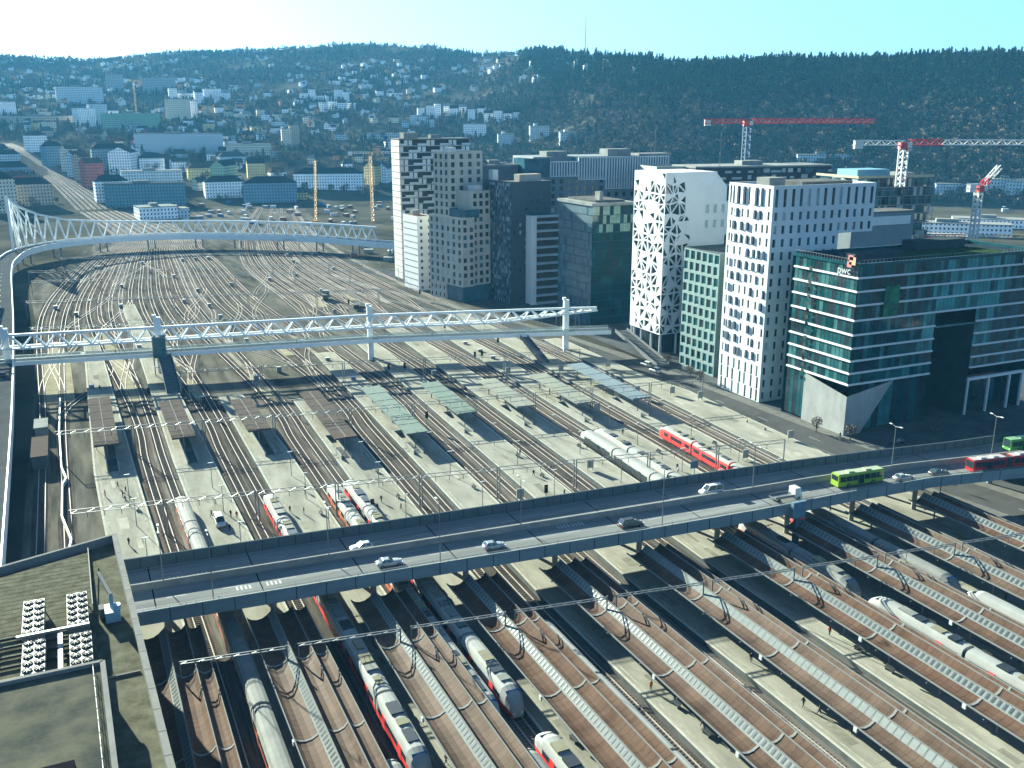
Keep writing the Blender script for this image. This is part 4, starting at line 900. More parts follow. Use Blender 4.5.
for k in range(10):
    z0 = BZ[k-1] + .35 if k else 4.6; z1 = BZ[k] if k < 9 else 47.2
    if k == 0:
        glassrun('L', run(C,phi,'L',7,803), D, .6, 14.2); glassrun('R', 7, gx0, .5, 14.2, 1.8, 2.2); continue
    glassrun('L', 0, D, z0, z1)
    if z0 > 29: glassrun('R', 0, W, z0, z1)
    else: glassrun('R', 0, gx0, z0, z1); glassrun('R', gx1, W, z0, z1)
wb = mat('band_white', (.62,.64,.64), .5, .4, 0, .06, .5)
for k, z in enumerate(BZ):
    T.part('white_band', MB().box(-.25,.25,-.25,D,z-.05,z+.42), wb)
    if z > 31: T.part('white_band', MB().box(.25,W,-.25,.25,z-.05,z+.42), wb)
    else: T.part('white_band', MB().box(.25,gx0,-.25,.25,z-.05,z+.42), wb); T.part('white_band', MB().box(gx1,W,-.25,.25,z-.05,z+.42), wb)
ll = run(C,phi,'L',7,803); w0, w1 = run(C,phi,'R',0,859), run(C,phi,'R',14,893)
m = MB(); m.add([(-.1,-.1,0),(-.1,ll,0),(-.1,ll,14.3),(-.1,-.1,11.4),(.6,ll,0),(.6,ll,14.3)], [(0,1,2,3),(1,4,5,2)])
m.add([(-.1,-.1,0),(w0,-.1,0),(w1,-.1,14.3),(-.1,-.1,11.4),(w0,1.2,0),(w1,1.2,14.3)], [(0,1,2,3),(1,4,5,2)]); T.part('concrete_base', m, conc)
m = MB()
for x in (gx1+.2, gx1+9, gx1+18, W-.6): m.box(x,x+.6,0,.6,0,10.6)
m.box(gx1,W,-.1,.8,10.6,11.4); T.part('arcade', m, wb); glassrun('R', gx1, W, .2, 10.5, 5.0, 3)
m = MB(); m.quad((gx0,.3,0),(gx0,DG,0),(gx0,DG,28),(gx0,.3,28)); m.quad((gx1,.3,0),(gx1,DG,0),(gx1,DG,28),(gx1,.3,28)); m.quad((gx0,.3,28.2),(gx1,.3,28.2),(gx1,DG,28.2),(gx0,DG,28.2)); m.quad((gx0,DG,0),(gx1,DG,0),(gx1,DG,28.2),(gx0,DG,28.2)); T.part('portal_lining', m, mat('portal_dark', (.03,.045,.05), .4, .5, 0, .3, .3))
T.part('portal_lintel', MB().box(gx0,gx1,-.2,.2,28.0,28.6), M['glass_green'])
shell(T, W, DG, 0, H, M['glass_teal'], 'BE', mat('roof_blue_dark', (.05,.065,.085), .9, .1, 0, .3, .3)); T.part('roof_terrace', MB().box(20,W-8,4,16,H-.45,H-.3), mat('roof_sedum', (.06,.10,.04), .95, .1, 0, .4, .4))
plant(T, [(6,24,8,14,H-.5,H+1.6),(40,60,18,24,H-.5,H+2.2)], mat('plant_dark', (.10,.12,.13), .8, .2))
m = MB()
for k in range(int(D/1.1)): m.beam((-.1,k*1.1,H+.2),(-.1,k*1.1,H+1.3),.06)
m.beam((-.1,0,H+1.3),(-.1,D,H+1.3),.08); m.beam((0,-.1,H+1.3),(W,-.1,H+1.3),.08)
for k in range(int(W/1.4)): m.beam((k*1.4,-.1,H+.2),(k*1.4,-.1,H+1.3),.06)
T.part('roof_railing', m, M['galv'])
m = MB()
for z in range(12, 45, 2): m.box(-.34,-.26,D*.70,D*.74,z,z+1.1,R.choice((0,1)))
T.part('facade_stripe', m, [M['black'], M['dark_metal']])
m = MB(); m.box(run(C,phi,'R',37,883),run(C,phi,'R',37,898),-.4,-.3,33.0,41.5); T.part('mural_panel', m, mat('mural_green', (.012,.07,.075), .3, .4, 0, .5, .45, (1,1,1), 0, (.05,.22,.09)))
def sign(x, y, z, rz, size, parent):
    c = bpy.data.curves.new('sign_text', 'FONT'); c.body = 'pwc'; c.size = size; c.extrude = .08; c.materials.append(M['white'])
    tmp = bpy.data.objects.new('t', c); COL.objects.link(tmp); me = bpy.data.meshes.new_from_object(tmp.evaluated_get(bpy.context.evaluated_depsgraph_get())); bpy.data.objects.remove(tmp)
    o = link('sign_lettering', me, parent, (x,y,z)); o.rotation_euler = (pi/2,0,rz)
    l = MB()
    for a,b,w,h in ((1.15,.95,.55,.5),(1.4,1.2,.75,.7),(1.25,1.6,.6,.45)): l.box(a*size,(a+w)*size,-.12,.0,b*size-.3*size,(b+h)*size-.3*size,0 if w < .7 else 1)
    lo_ = l.build('sign_logo', [mat('logo_rose',(.55,.18,.16),.5,.4,0,.05), mat('logo_orange',(.75,.36,.18),.5,.4,0,.05)], o, True); lo_.rotation_euler = (-pi/2,0,0)
sign(-.3, 7.6, 44.9, -pi/2, 3.0, T.r); sign(W-8, -.35, 44.9, 0, 3.0, T.r); T.finish()
# --- 2 white tower with slot windows and a cantilevered top
C = U(758.5,402.5); H = 66; W = run(C,phi,'R',64,876); D = run(C,phi,'L',0,717.5); wl = mat('white_render', (.66,.68,.68), .6, .3, 0, .05, .2)
T = Tower('office_tower', 'white tower with narrow slot windows and a cantilevered top floor block', 'office tower', C, phi)
b = MB(); fl = 3.95; W2 = run(C,phi,'R',50,838); fr = M['white']; nf = 16; bay = MB()
for f in range(nf):
    z0 = f*fl if f else 0; z1 = (f+1)*fl if f < nf-1 else H; hs = []; n = 7; w = D/n
    tall = f < 3
    for k in range(n):
        a = k*w + .3 + R.uniform(.1, w-1.55); hs.append((a, a+.95, z0 + (.1 if tall else .9), z1 - (0.05 if tall and f < 2 else .55)))
        if R.random() < .55 and not tall:                          # white bay boxes that lean out of the front
            c0 = a+1.0 if k < n-1 else a-.9; o = R.uniform(.35,.7)
            if k < n-1: hh = (c0, (k+1)*w+.2)
            else: hh = (c0, a-.05)
            if hh[1]-hh[0] > .5: bay.add([(0,hh[0],z0+.8),(-o,hh[0],z0+1.1),(-o,hh[0],z1-.5),(0,hh[0],z1-.5),(0,hh[1],z0+.8),(0,hh[1],z1-.5)], [(0,1,2,3),(1,4,5,2),(3,2,5),(0,4,1)])
    hs = [h for h in hs if h[0] > .3 and h[1] < D-.3]
    punched(b, 'L', (0,D), z0, z1, hs)
    for h in hs: T.window('L', *h, fr, gl_pick(.15))
    top = f >= nf-3; WR = W if top else W2; n = int(WR/3.05); w = WR/n; hs = []
    for k in range(n): a = k*w+.9+R.uniform(-.12,.12); hs.append((a, a+1.15, z0+.8, z1-.75))
    punched(b, 'R', (0,WR), z0, z1, hs)
    for h in hs: T.window('R', *h, fr, gl_pick(.25 if f == nf-1 else .06))
zt = (nf-3)*fl
b.quad((W2,0,zt),(W,0,zt),(W,D,zt),(W2,D,zt)); b.quad((W,0,zt),(W,D,zt),(W,D,H),(W,0,H)); b.quad((W2,0,0),(W2,D,0),(W2,D,zt),(W2,0,zt)); b.quad((0,D,0),(W,D,0),(W,D,H),(0,D,H))
T.part('wall', b, wl); T.part('bay_boxes', bay, wl)['kind'] = 'stuff'; shell(T, W, D, 0, H, wl, '')
plant(T, [(4,10,7,13,H-.5,H+2.2)]); plant(T, [(14,W-6,4,D-4,H-.5,H+.9)], roofm); T.finish()
# --- 3 slim green glass tower
C = U(713,377); H = 42; T = Tower('office_tower', 'slim pale green glass tower with square windows beside the lattice tower', 'office tower', C, phi)
D = run(C,phi,'L',0,679); W = 26; b = MB(); fl = 3.8; gw = mat('green_panel', (.22,.29,.275), .3, .5, 0, .08, .3); nf = 11
for f in range(nf):
    z0, z1 = f*fl, (f+1)*fl if f < nf-1 else H; n = 6; w = D/n; off = (f % 2)*.7
    hs = [(k*w+.35+off, k*w+w-.55+off*.6, z0+.55, z1-.45) for k in range(n) if k*w+w-.55+off*.6 < D-.1]
    punched(b, 'L', (0,D), z0, z1, hs)
    for h in hs: T.window('L', *h, gw, M[R.choice(('glass_teal','glass','glass_teal'))])
T.part('wall', b, gw); shell(T, W, D, 0, H, mat('dark_side', (.04,.06,.065), .4, .5), 'RBE'); T.finish()
# --- 4 white tower behind a lattice of triangles
C = U(658.5,356); H = 67; D = run(C,phi,'L',6,629.5); W = run(C,phi,'R',60,727); ZB = 8.0
T = Tower('office_tower', 'white tower wrapped in a lattice of irregular triangular holes, standing on thin columns', 'office tower', C, phi)
def lattice(face, a1, cut=None):
    m = MB(); ca, cz = 3.3, 3.7; na = max(1, round(a1/ca)); nz = round((H-ZB)/cz); rr = random.Random(5 if face == 'L' else 9); G = {}
    for i in range(na+1):
        for j in range(nz+1):
            a = a1*i/na; z = ZB+(H-ZB)*j/nz
            if 0 < i < na: a += rr.uniform(-.9,.9)
            if 0 < j < nz: z += rr.uniform(-1.0,1.0)
            G[i,j] = (a,z)
    for i in range(na):
        for j in range(nz):
            q = [G[i,j],G[i+1,j],G[i+1,j+1],G[i,j+1]]; tr = ((q[0],q[1],q[2]),(q[0],q[2],q[3])) if (i+j) % 2 else ((q[0],q[1],q[3]),(q[1],q[2],q[3]))
            for t in tr:
                solid = rr.random() < (.34 if face == 'L' else .2) or j == nz-1 and rr.random() < .75
                if face == 'R' and cut and (t[0][0]+t[1][0]+t[2][0])/3 > cut - abs(j-nz*.5)*.25: solid = True
                if solid: m.add([P3(face,a,z,0) for a,z in t], [(0,1,2)]); continue
                cx = sum(p[0] for p in t)/3; cz_ = sum(p[1] for p in t)/3; k = rr.uniform(.62,.80)
                inn = [(cx+(a-cx)*k, cz_+(z-cz_)*k) for a,z in t]; vs = [P3(face,a,z,0) for a,z in t]+[P3(face,a,z,0) for a,z in inn]+[P3(face,a,z,.5) for a,z in inn]
                m.add(vs, [(0,1,4,3),(1,2,5,4),(2,0,3,5),(3,4,7,6),(4,5,8,7),(5,3,6,8)])
    return m
T.part('lattice_skin', lattice('L', D), wl); WL = run(C,phi,'R',40,690); T.part('lattice_skin', lattice('R', WL, WL*.93), wl)
m = MB(); m.quad((.55,.55,ZB),(.55,D,ZB),(.55,D,H-.5),(.55,.55,H-.5)); m.quad((.55,.55,ZB),(WL,.55,ZB),(WL,.55,H-.5),(.55,.55,H-.5)); T.part('glass_wall', m, glassm('lattice_glass', (.015,.03,.035)))
b = MB(); Hs = H-7; hs = [(WL+6+k*3.6, WL+7.5+k*3.6, 52.0, 55.2) for k in range(4)]; punched(b, 'R', (WL,W), 50.0, 56.0, hs)
for h in hs: T.window('R', *h, wl, M['curtain'])
hs = [(a,c,46.6,49.6) for a,c,_,_ in hs]; punched(b, 'R', (WL,W), 44.0, 50.0, hs)
for h in hs: T.window('R', *h, wl, M['curtain'])
punched(b, 'R', (WL,W), ZB, 44.0, []); b.add([(WL,0,56),(W,0,56),(W,0,Hs+1.5),(W*.80,0,H),(WL,0,H)], [(0,1,2,3,4)])
b.quad((0,D,ZB),(W,D,ZB),(W,D,Hs),(0,D,Hs)); b.quad((W,0,ZB),(W,D,ZB),(W,D,Hs),(W,0,Hs)); b.quad((0,0,ZB),(W,0,ZB),(W,D,ZB),(0,D,ZB))
b.quad((W*.80,0,H),(W,0,Hs+1.5),(W,D,Hs),(W*.80,D,H)); b.quad((0,0,H-.01),(W*.80,0,H-.01),(W*.80,D,H-.01),(0,D,H-.01)); T.part('wall', b, wl)
for x, y in ((1,1),(8,1),(1,7),(1,14),(1,21),(1,D-2),(15,1),(22,1)): T.part('column', MB().tube((x,y,0),(x,y,ZB),.4), wl)
m = MB(); m.box(4,W-2,4,D-2,0,ZB-.1); T.part('lobby', m, M['glass']); T.finish()
# --- 5 dark glass block with a pale roof slab
C = U(590,326); H = 52; D = run(C,phi,'L',40,558.5)*1.0; W = run(C,phi,'R',50,634.5)
T = Tower('office_block', 'dark teal glass office block with a pale roof slab left of the lattice tower', 'office building', C, phi); fl = 3.6; nf = 14
for f in range(nf):
    z0 = f*fl; z1 = z0+fl if f < nf-1 else 50.6; m = MB(); n = int(W/1.6); w = W/n
    for k in range(n):
        mi = 2 if (f > 10 and R.random() < .5) else R.choice((0,0,0,1,3)); m.quad((k*w,0,z0),(k*w+w*.96,0,z0),(k*w+w*.96,0,z1-.25),(k*w,0,z1-.25), mi)
    n = int(D/1.6); w = D/n
    for k in range(n): m.quad((0,k*w,z0),(0,k*w+w*.95,z0),(0,k*w+w*.95,z1-.3),(0,k*w,z1-.3), R.choice((4,4,4,5)))
    T.part('glass_band', m, [glassm('glass_deep_teal',(.010,.036,.04)),M['glass_teal'],mat('glass_sage',(.20,.27,.22),.2,.5,0,.3,.3),M['glass'],mat('glass_slate',(.10,.135,.16),.2,.5,0,.2,.2),M['glass_blue']])
m = MB(); m.box(.25,W,.25,D,0,50.5); T.part('core', m, mat('core_dark', (.025,.04,.045), .5, .4)); T.part('roof_slab', MB().box(-.6,W+.6,-.6,D+.6,50.6,51.8), roofp); T.part('roof_terrace', MB().box(3,W-3,3,D-3,51.8,52.6), roofm); plant(T, [(W*.3,W*.38,5,9,52.5,56)]); T.finish()
# --- 6 slim white tower with brown balcony bands
C = U(532,305); H = 42; D = run(C,phi,'L',0,526); W = run(C,phi,'R',30,560)
T = Tower('apartment_tower', 'slim white tower with zigzag balcony bands and brown recesses', 'apartment tower', C, phi); nf = 11; fl = H/nf
b = MB(); b.box(.02,W,1.6,D,0,H); T.part('wall', b, mat('tower_brown', (.075,.055,.045), .6, .3, 0, .3, .3)); T.part('side_wall', MB().box(-.3,.02,0,D,0,H), wl); T.part('side_wall', MB().box(.02,2.2,-.1,1.6,0,H), wl)
for f in range(nf+1):
    z = min(f*fl, H-.9); o = .5 if f % 2 else 0; m = MB(); m.add([(2.2,-.6-o,z),(W*.45,.2-o,z),(W,-.4+o,z),(W,1.6,z),(2.2,1.6,z),(2.2,-.6-o,z+.95),(W*.45,.2-o,z+.95),(W,-.4+o,z+.95),(W,1.6,z+.95),(2.2,1.6,z+.95)], [(0,1,6,5),(1,2,7,6),(2,3,8,7),(4,0,5,9),(5,6,7,8,9),(4,3,2,1,0)]); T.part('balcony_band', m, mat('balcony_pale', (.42,.45,.48), .6, .3, 0, .08, .3))
T.part('roof', MB().box(1,W,1.6,D,H,H+.3), M['glass_blue']); T.finish()
# --- 7 dark stone tower with flecked front
ph7 = radians(6); C = U(511,304); H = 57; D = run(C,ph7,'L',50,484); W = run(C,ph7,'R',56,551)
T = Tower('office_tower', 'dark stone tower with a flecked blue-grey front and a nearly black side', 'office tower', C, ph7); nf = 16; fl = H/nf
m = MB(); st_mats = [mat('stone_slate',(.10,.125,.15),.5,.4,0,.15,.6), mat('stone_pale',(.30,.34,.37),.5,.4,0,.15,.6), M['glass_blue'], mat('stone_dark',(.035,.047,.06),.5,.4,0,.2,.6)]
cols = int(D/1.15)
for f in range(nf*2):
    for k in range(cols):
        o = R.uniform(-.1,.25); a0 = D*k/cols; a1 = D*(k+1)/cols - .04; z0 = f*fl/2; m.quad((-o,a0,z0),(-o*.3,a1,z0),(-o*.3,a1,z0+fl/2-.05),(-o,a0,z0+fl/2-.05), R.choices((0,1,2,3),(5,2.6,2,3))[0])
T.part('stone_panels', m, st_mats)['kind'] = 'stuff'
b = MB()
for f in range(nf):
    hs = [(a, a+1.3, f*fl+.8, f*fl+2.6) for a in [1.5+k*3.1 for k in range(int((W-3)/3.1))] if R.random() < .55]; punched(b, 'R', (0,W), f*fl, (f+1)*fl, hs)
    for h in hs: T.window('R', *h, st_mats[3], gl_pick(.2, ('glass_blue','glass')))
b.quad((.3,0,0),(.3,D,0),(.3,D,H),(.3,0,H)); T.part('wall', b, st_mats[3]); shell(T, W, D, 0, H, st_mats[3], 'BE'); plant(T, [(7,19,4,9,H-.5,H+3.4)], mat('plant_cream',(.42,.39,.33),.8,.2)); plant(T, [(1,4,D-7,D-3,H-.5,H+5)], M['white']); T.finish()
# --- 8 stepped beige tower
ph8 = radians(14); C = U(463,303); D = run(C,ph8,'L',0,430.5); W = run(C,ph8,'R',30,485); bg_ = mat('beige_stone', (.44,.42,.37), .8, .25, 0, .08, .25)
T = Tower('apartment_tower', 'stepped beige stone tower with regular square windows', 'apartment tower', C, ph8)
def block(T, x0, y0, W, D, z0, z1, fl, nL, nR, wallm, ww=1.3, hh=1.9, br=.1):
    b = MB(); nf = max(1, round((z1-z0)/fl)); f_ = (z1-z0)/nf; sub = []
    for f in range(nf):
        a0, a1 = z0+f*f_, z0+(f+1)*f_
        for face, n, L in (('L',nL,D),('R',nR,W)):
            hs = []
            if n:
                w = L/n; hs = [(k*w+(w-ww)/2, k*w+(w+ww)/2, a0+.75, min(a1-.4, a0+.75+hh)) for k in range(n)]
            punched(b, face, (0,L), a0, a1, hs)
            for h in hs: sub.append((face,h))
    b.quad((0,D,z0),(W,D,z0),(W,D,z1),(0,D,z1)); b.quad((W,0,z0),(W,D,z0),(W,D,z1),(W,0,z1))
    b.v = [(x+x0, y+y0, z) for x,y,z in b.v]; T.part('wall', b, wallm)
    for face, h in sub:
        a, c, p, q = h; me = win_mesh(c-a, q-p, wallm, gl_pick(br)); o = P3(face,a,p,.25)
        T.n += 1
        if T.n > 100: T.over = getattr(T, 'over', []) + [(face,h,x0,y0)]; continue
        ob = link('window', me, T.r); ob.location = (o[0]+x0+(.05 if face == 'L' else 0), o[1]+y0, o[2])
        if face == 'L': ob.rotation_euler = (0,0,pi/2)
    r = MB(); r.box(x0+.3,x0+W-.3,y0+.3,y0+D-.3,z1-.4,z1-.1); T.part('roof', r, roofm)
    p = MB()
    for a,c,d,e in ((0.003,W-.003,0.003,.3),(0.003,W-.003,D-.3,D-.003),(0.003,.3,.3,D-.3),(W-.3,W-.003,.3,D-.3)): p.box(x0+a,x0+c,y0+d,y0+e,z1-.5,z1+.5)
    T.part('parapet', p, wallm)
def over(T):
    if not getattr(T, 'over', None): return
    m = MB()
    for face,h,x0,y0 in T.over: m.add([(x+x0,y+y0,z) for x,y,z in (P3(face,h[0],h[2],.3),P3(face,h[1],h[2],.3),P3(face,h[1],h[3],.3),P3(face,h[0],h[3],.3))], [(0,1,2,3)])
    T.part('windows', m, M['glass'])['kind'] = 'stuff'
block(T, 0, 0, W*.55, D, 7.5, 40, 3.6, 6, 2, bg_, 2.1, 2.3); block(T, W*.55, 2, W*.8, D-2, 7.5, 52, 3.6, 0, 3, bg_, 2.1, 2.3)
block(T, 3, D*.52, W*1.5, D*.46, 40, 70, 3.6, 3, 4, bg_, 2.1, 2.3); block(T, 3, D*.05, W*.6, D*.45, 40, 43.5, 3.3, 0, 0, M['glass_blue'])
m = MB(); m.box(.8,W*1.2,.8,D-.5,0,7.5); T.part('glass_base', m, M['glass_blue']); block(T, .0, D*.5, W*.5, D*.5, 0, 7.5, 3.75, 4, 0, bg_); plant(T, [(5,9,D*.6,D*.75,69.8,72.5),(W*.7,W*1.1,4,8,51.8,55)], M['white']); over(T)
# --- 9 small white tower, 10 balcony tower
ph9 = radians(6); C = U(419,291); T = Tower('apartment_tower', 'narrow white tower with square black windows in front of the balcony tower', 'apartment tower', C, ph9); H = 37.5; D = run(C,ph9,'L',0,405); W = run(C,ph9,'R',30,433)
block(T, 0, 0, W, D, 0, H, 3.4, 0, 2, wl, 1.4, 1.6, .03); m = MB()
for k in range(11): m.box(-.06,.02,.5,D-.5,2+k*3.2,2.5+k*3.2)
T.part('facade_line', m, M['galv']); T.part('roof_terrace', MB().box(.5,W-.5,.5,D-.5,H+.0,H+.25), mat('roof_timber', (.30,.17,.09), .8, .2, 0, .2, .5)); plant(T, [(3,7,D-6,D-2,H,H+2.6)]); over(T)
C = U(403,279); T = Tower('apartment_tower', 'tall tower with a chequer of black recesses and white balcony screens', 'apartment tower', C, radians(2)); H = 75; D = run(C,0,'L',0,396); W = run(C,radians(2),'R',70,470); nf = 22; fl = H/nf
b = MB(); b.box(.8,W,1.3,D,0,H); T.part('wall', b, mat('tower_black', (.035,.04,.045), .6, .3, 0, .2, .4)); b = MB()
for f in range(nf): b.box(0,.8,.0,D,f*fl,(f+1)*fl-.35,0)
T.part('side_wall', b, mat('tower_cream', (.50,.49,.45), .7, .3, 0, .08, .3)); pm = mat('balcony_screen', (.52,.56,.58), .6, .3, 0, .1, .4)
for f in range(nf):
    m = MB(); n = int(W/2.6)
    for k in range(n):
        q = (k*2 + f*3 + (f*f)//5) % 5
        if q in (0, 3) and f > 1: m.box(.8+k*2.6,.8+k*2.6+1.9,.9,1.28,f*fl+.3,f*fl+3.0)
        elif q in (1, 4): m.box(.8+k*2.6,.8+k*2.6+2.55,.9,1.28,f*fl+.3,f*fl+1.25)
    m.box(.8,W,.5,1.3,f*fl-.12,f*fl+.18); T.part('balcony_row', m, pm)
T.part('roof', MB().box(-.1,W+.1,-.1,D+.1,H,H+.6), roofp); plant(T, [(4,12,3,9,H+.6,H+3.5),(20,26,4,8,H+.6,H+2.4)])
# --- back row
def office(name, label, cx, cy, phi, W, D, H, m, parts=()):
    T = Tower(name, label, 'office building', (cx,cy), phi); return T
slate = mat('slate_wall', (.17,.19,.205), .7, .3, 0, .1, .2)
T = Tower('office_block', 'broad grey office building crowned with white vertical fins behind the dark towers', 'office building', (216,452), radians(-4)); H = 66; W = 92
block(T, 0, 0, W, 40, 30, H-10, 3.8, 6, 20, slate, 2.0, 2.3, .22); over(T); T.part('podium', MB().box(.5,W-.5,.5,40,0,30), slate)
for f, (x0, x1, z0, z1) in enumerate(((14,30,57,64),(30,46,55,66),(46,66,50,66),(66,84,57,66),(70,90,50,57))):
    m = MB(); k = x0
    while k < x1: m.box(k,k+.7,-.6,0.0,z0,z1); k += 1.55
    m.box(x0,x1,-.62,-.0,z0-.4,z0); m.box(x0,x1,-.62,-.0,z1,z1+.4); T.part('fin_screen', m, wl); T.part('glass_wall', MB().box(x0,x1,0.02,12,z0,z1), M['glass_blue'])
T.part('glass_wall', MB().box(0,14,.3,16,56,66), M['glass_blue']); T.part('roof', MB().box(8,W-2,8,38,56,66.4), slate); plant(T, [(18,30,14,24,66.4,69),(52,66,10,20,66.4,70),(70,W-2,8,20,66.4,67.5)])
T.part('mast', MB().tube((82,12,66),(82,12,80),.12), M['galv'])
T = Tower('office_block', 'dark grey windowless-looking block between the stepped tower and the finned building', 'office building', (184,462), radians(-4)); T.part('wall', MB().box(0,32,0,26,0,62), mat('grey_block',(.12,.14,.16),.7,.3,0,.1,.3)); T.part('wall', MB().box(0,29,-2,0,0,46), slate); T.part('roof', MB().box(-.3,32.3,-.3,26.3,62,63), roofp); plant(T, [(3,12,8,16,63,66),(18,24,6,12,63,65)])
T = Tower('office_block', 'long low-lit building striped in black and white bands behind the lattice tower', 'office building', U(690,292), radians(-8)); b = MB(); L = 78
T.part('wall', MB().box(0,L,.4,26,0,62), M['dark_metal'])
for f in range(20):
    m = MB(); x = R.uniform(0,2)
    while x < L-1:
        w = R.uniform(1.5,6); m.box(x,min(L,x+w),0,.4,3.1*f+.4,3.1*f+(1.5 if R.random() < .6 else 2.4),R.choice((0,0,1,2))); x += w+R.uniform(.5,4.5)
    T.part('facade_band', m, [mat('band_grey',(.36,.38,.38),.6,.3,0,.1,.3), mat('band_cream',(.48,.47,.42),.6,.3,0,.1,.3), M['glass_blue']])
T.part('roof', MB().box(-.4,L+.4,-.2,26.4,62,62.8), roofp); plant(T, [(30,42,8,16,62.8,65)]); T.part('mast', MB().tube((14,2,62),(14,2,80),.14), M['galv'])
T = Tower('office_block', 'pale grey-green stone block peeking out behind the lattice tower', 'office building', U(652,290), radians(-8)); block(T, 0, 0, 18, 20, 40, 62, 3.4, 3, 5, mat('pale_stone',(.36,.38,.35),.8,.2,0,.1,.3), 1.6, 1.3); T.part('podium', MB().box(.3,17.7,.3,20,0,40), slate); over(T)
T = Tower('building_under_construction', 'unfinished glass block with open floors and scaffolding under the big white crane', 'building site', U(846,312), radians(-5)); W = 42; H = 58
for f in range(15):
    z = f*4.0; m = MB(); m.box(0,W,0,30,z-.35,z); T.part('floor_slab', m, M['concrete'])
    g_ = MB()
    for k in range(int(W/1.75)):
        if R.random() < .86: g_.box(k*1.75,k*1.75+1.6,.3,.4,z,z+3.55,R.choice((0,0,1,2,3)))
    for k in range(12):
        if R.random() < .8: g_.box(.3,.4,k*2.5,k*2.5+2.3,z,z+3.55,R.choice((0,1,2,3)))
    if g_.f: T.part('glazing', g_, [M['glass_teal'],M['glass_blue'],M['glass'],mat('glass_pale',(.30,.36,.36),.2,.5,0,.1)])
T.part('core', MB().box(6,W-6,6,26,0,60), mat('core_dark',(.025,.04,.045),.5,.4)); m = MB()
for k in range(18): m.beam((k*W/17,-1.2,0),(k*W/17,-1.2,60),.1)
for f in range(16): m.beam((0,-1.2,f*3.9),(W,-1.2,f*3.9),.1)
for k in range(10): m.beam((W+1.2,k*3,0),(W+1.2,k*3,52),.1)
for f in range(14): m.beam((W+1.2,0,f*3.9),(W+1.2,28,f*3.9),.12)
T.part('scaffold', m, M['galv']); T.part('safety_rail', MB().box(0,W,.1,.2,60,61.1).box(0,.1,.2,30,60,61.1), mat('safety_yellow',(.40,.38,.27),.6,.3)); plant(T, [(4,22,6,20,60,63.5)], mat('site_office_blue',(.20,.34,.42),.6,.3)); plant(T, [(25,34,4,14,60,62)])
T = Tower('office_block', 'low dark glass annexe in the gap behind the white cantilever tower', 'office building', U(842,330), 0); T.part('wall', MB().box(0,34,0,12,0,48), slate); T.part('white_band', MB().box(2,32,-.2,0,43,46.5), wl); T.part('roof', MB().box(-.2,34.2,-.2,12.2,48,48.6), roofm)
for k, (px, py, w, d, h, mm) in enumerate(((498,148,20,14,18,'white'),(530,142,24,14,22,'white'),(560,146,22,14,18,'pale'))):
    q = on_ground(px, py) or (*U(px,150),0); T = Tower('apartment_block', ('%s of three flat white apartment blocks at the foot of the wooded hill' % ('leftmost','middle','rightmost')[k]), 'apartment building', (q[0],q[1]), radians(-20), 'apartment blocks at the foot of the hill')
    z = q[2]; T.part('wall', MB().box(0,w*1.2,0,d,z-3,z+h), windowed('far_white', (.50,.52,.53), (.08,.11,.13))); T.part('roof', MB().box(-.4,w*1.2+.4,-.4,d+.4,z+h,z+h+.8), roofp); T.part('lift_house', MB().box(6,11,3,8,z+h+.8,z+h+4), wl)
# ---------------------------------------------------------------- curved truss bridge and its ramp on the left
cp = [(-21,60,8),(-21.5,130,8),(-22.5,190,8),(-24.5,293,8),(-28.5,418,8),(-34,560,8.4),(-33,612,8.6),(-25,655,8.8),(-2,684,9),(37,697,9),(81,690,9),(141,648,9),(178,600,9),(205,556,9)]
CP = spline(cp, 7)
NB = thing('truss_road_bridge', 'long curved white truss bridge sweeping across the yard down to a ramp on the left', 'bridge', (80,690,0))
m = MB(); m.strip(CP, -4.6, 4.6, -1.3, 0); m.build('deck', mat('ramp_asphalt', (.13,.14,.15), .85, .3, 0, .15, .2), NB)
for o in (-4.9, 4.6): m = MB(); m.strip(CP, o, o+.3, -2.6, 1.05); m.build('edge_beam', M['bridge_white'], NB)
m = MB()
for i in range(0, len(CP)-1, 2): m.ribbon([(*CP[i][:2],CP[i][2]+.006),(*[.5*(a+b) for a,b in zip(CP[i][:2],CP[i+1][:2])],CP[i][2]+.006)], [(-.08,0),(.08,0)])
m.build('lane_marking', M['paint'], NB)
for i in range(2, len(CP)-1, 4):
    p = CP[i]; m = MB(); m.tube((p[0]-2.2,p[1],0),(p[0]-2.2,p[1],p[2]-1.3),.5); m.tube((p[0]+2.2,p[1],0),(p[0]+2.2,p[1],p[2]-1.3),.5); m.build('pier', M['concrete'], NB)
# truss standing on the outer edge
def off(i, o):
    a = CP[max(0,i-1)]; b = CP[min(len(CP)-1,i+1)]; dx,dy = b[0]-a[0],b[1]-a[1]; L = hypot(dx,dy); return (CP[i][0]+dy/L*o, CP[i][1]-dx/L*o)
i0 = min(range(len(CP)), key=lambda i: hypot(CP[i][0]+27, CP[i][1]-650)); i1 = min(range(len(CP)), key=lambda i: hypot(CP[i][0]-178, CP[i][1]-600))
path = [off(i, -4.2) for i in range(i0, i1+1)]; cum = [0]
for a, b in zip(path, path[1:]): cum.append(cum[-1]+hypot(b[0]-a[0], b[1]-a[1]))
def at(d):
    d = max(0, min(cum[-1]-1e-4, d))
    for k in range(len(cum)-1):
        if d <= cum[k+1]: t = (d-cum[k])/(cum[k+1]-cum[k]); return (path[k][0]+(path[k+1][0]-path[k][0])*t, path[k][1]+(path[k+1][1]-path[k][1])*t)
HT = [(0,32),(14,25),(32,18.5),(52,13.5),(78,10.5),(110,9),(999,8.6)]; TL = cum[-1]; step = 8.2; n = int(TL/step)
top = lambda d: (*at(d), 9+lerp(HT, d)); bot = lambda d: (*at(d), 9.2)
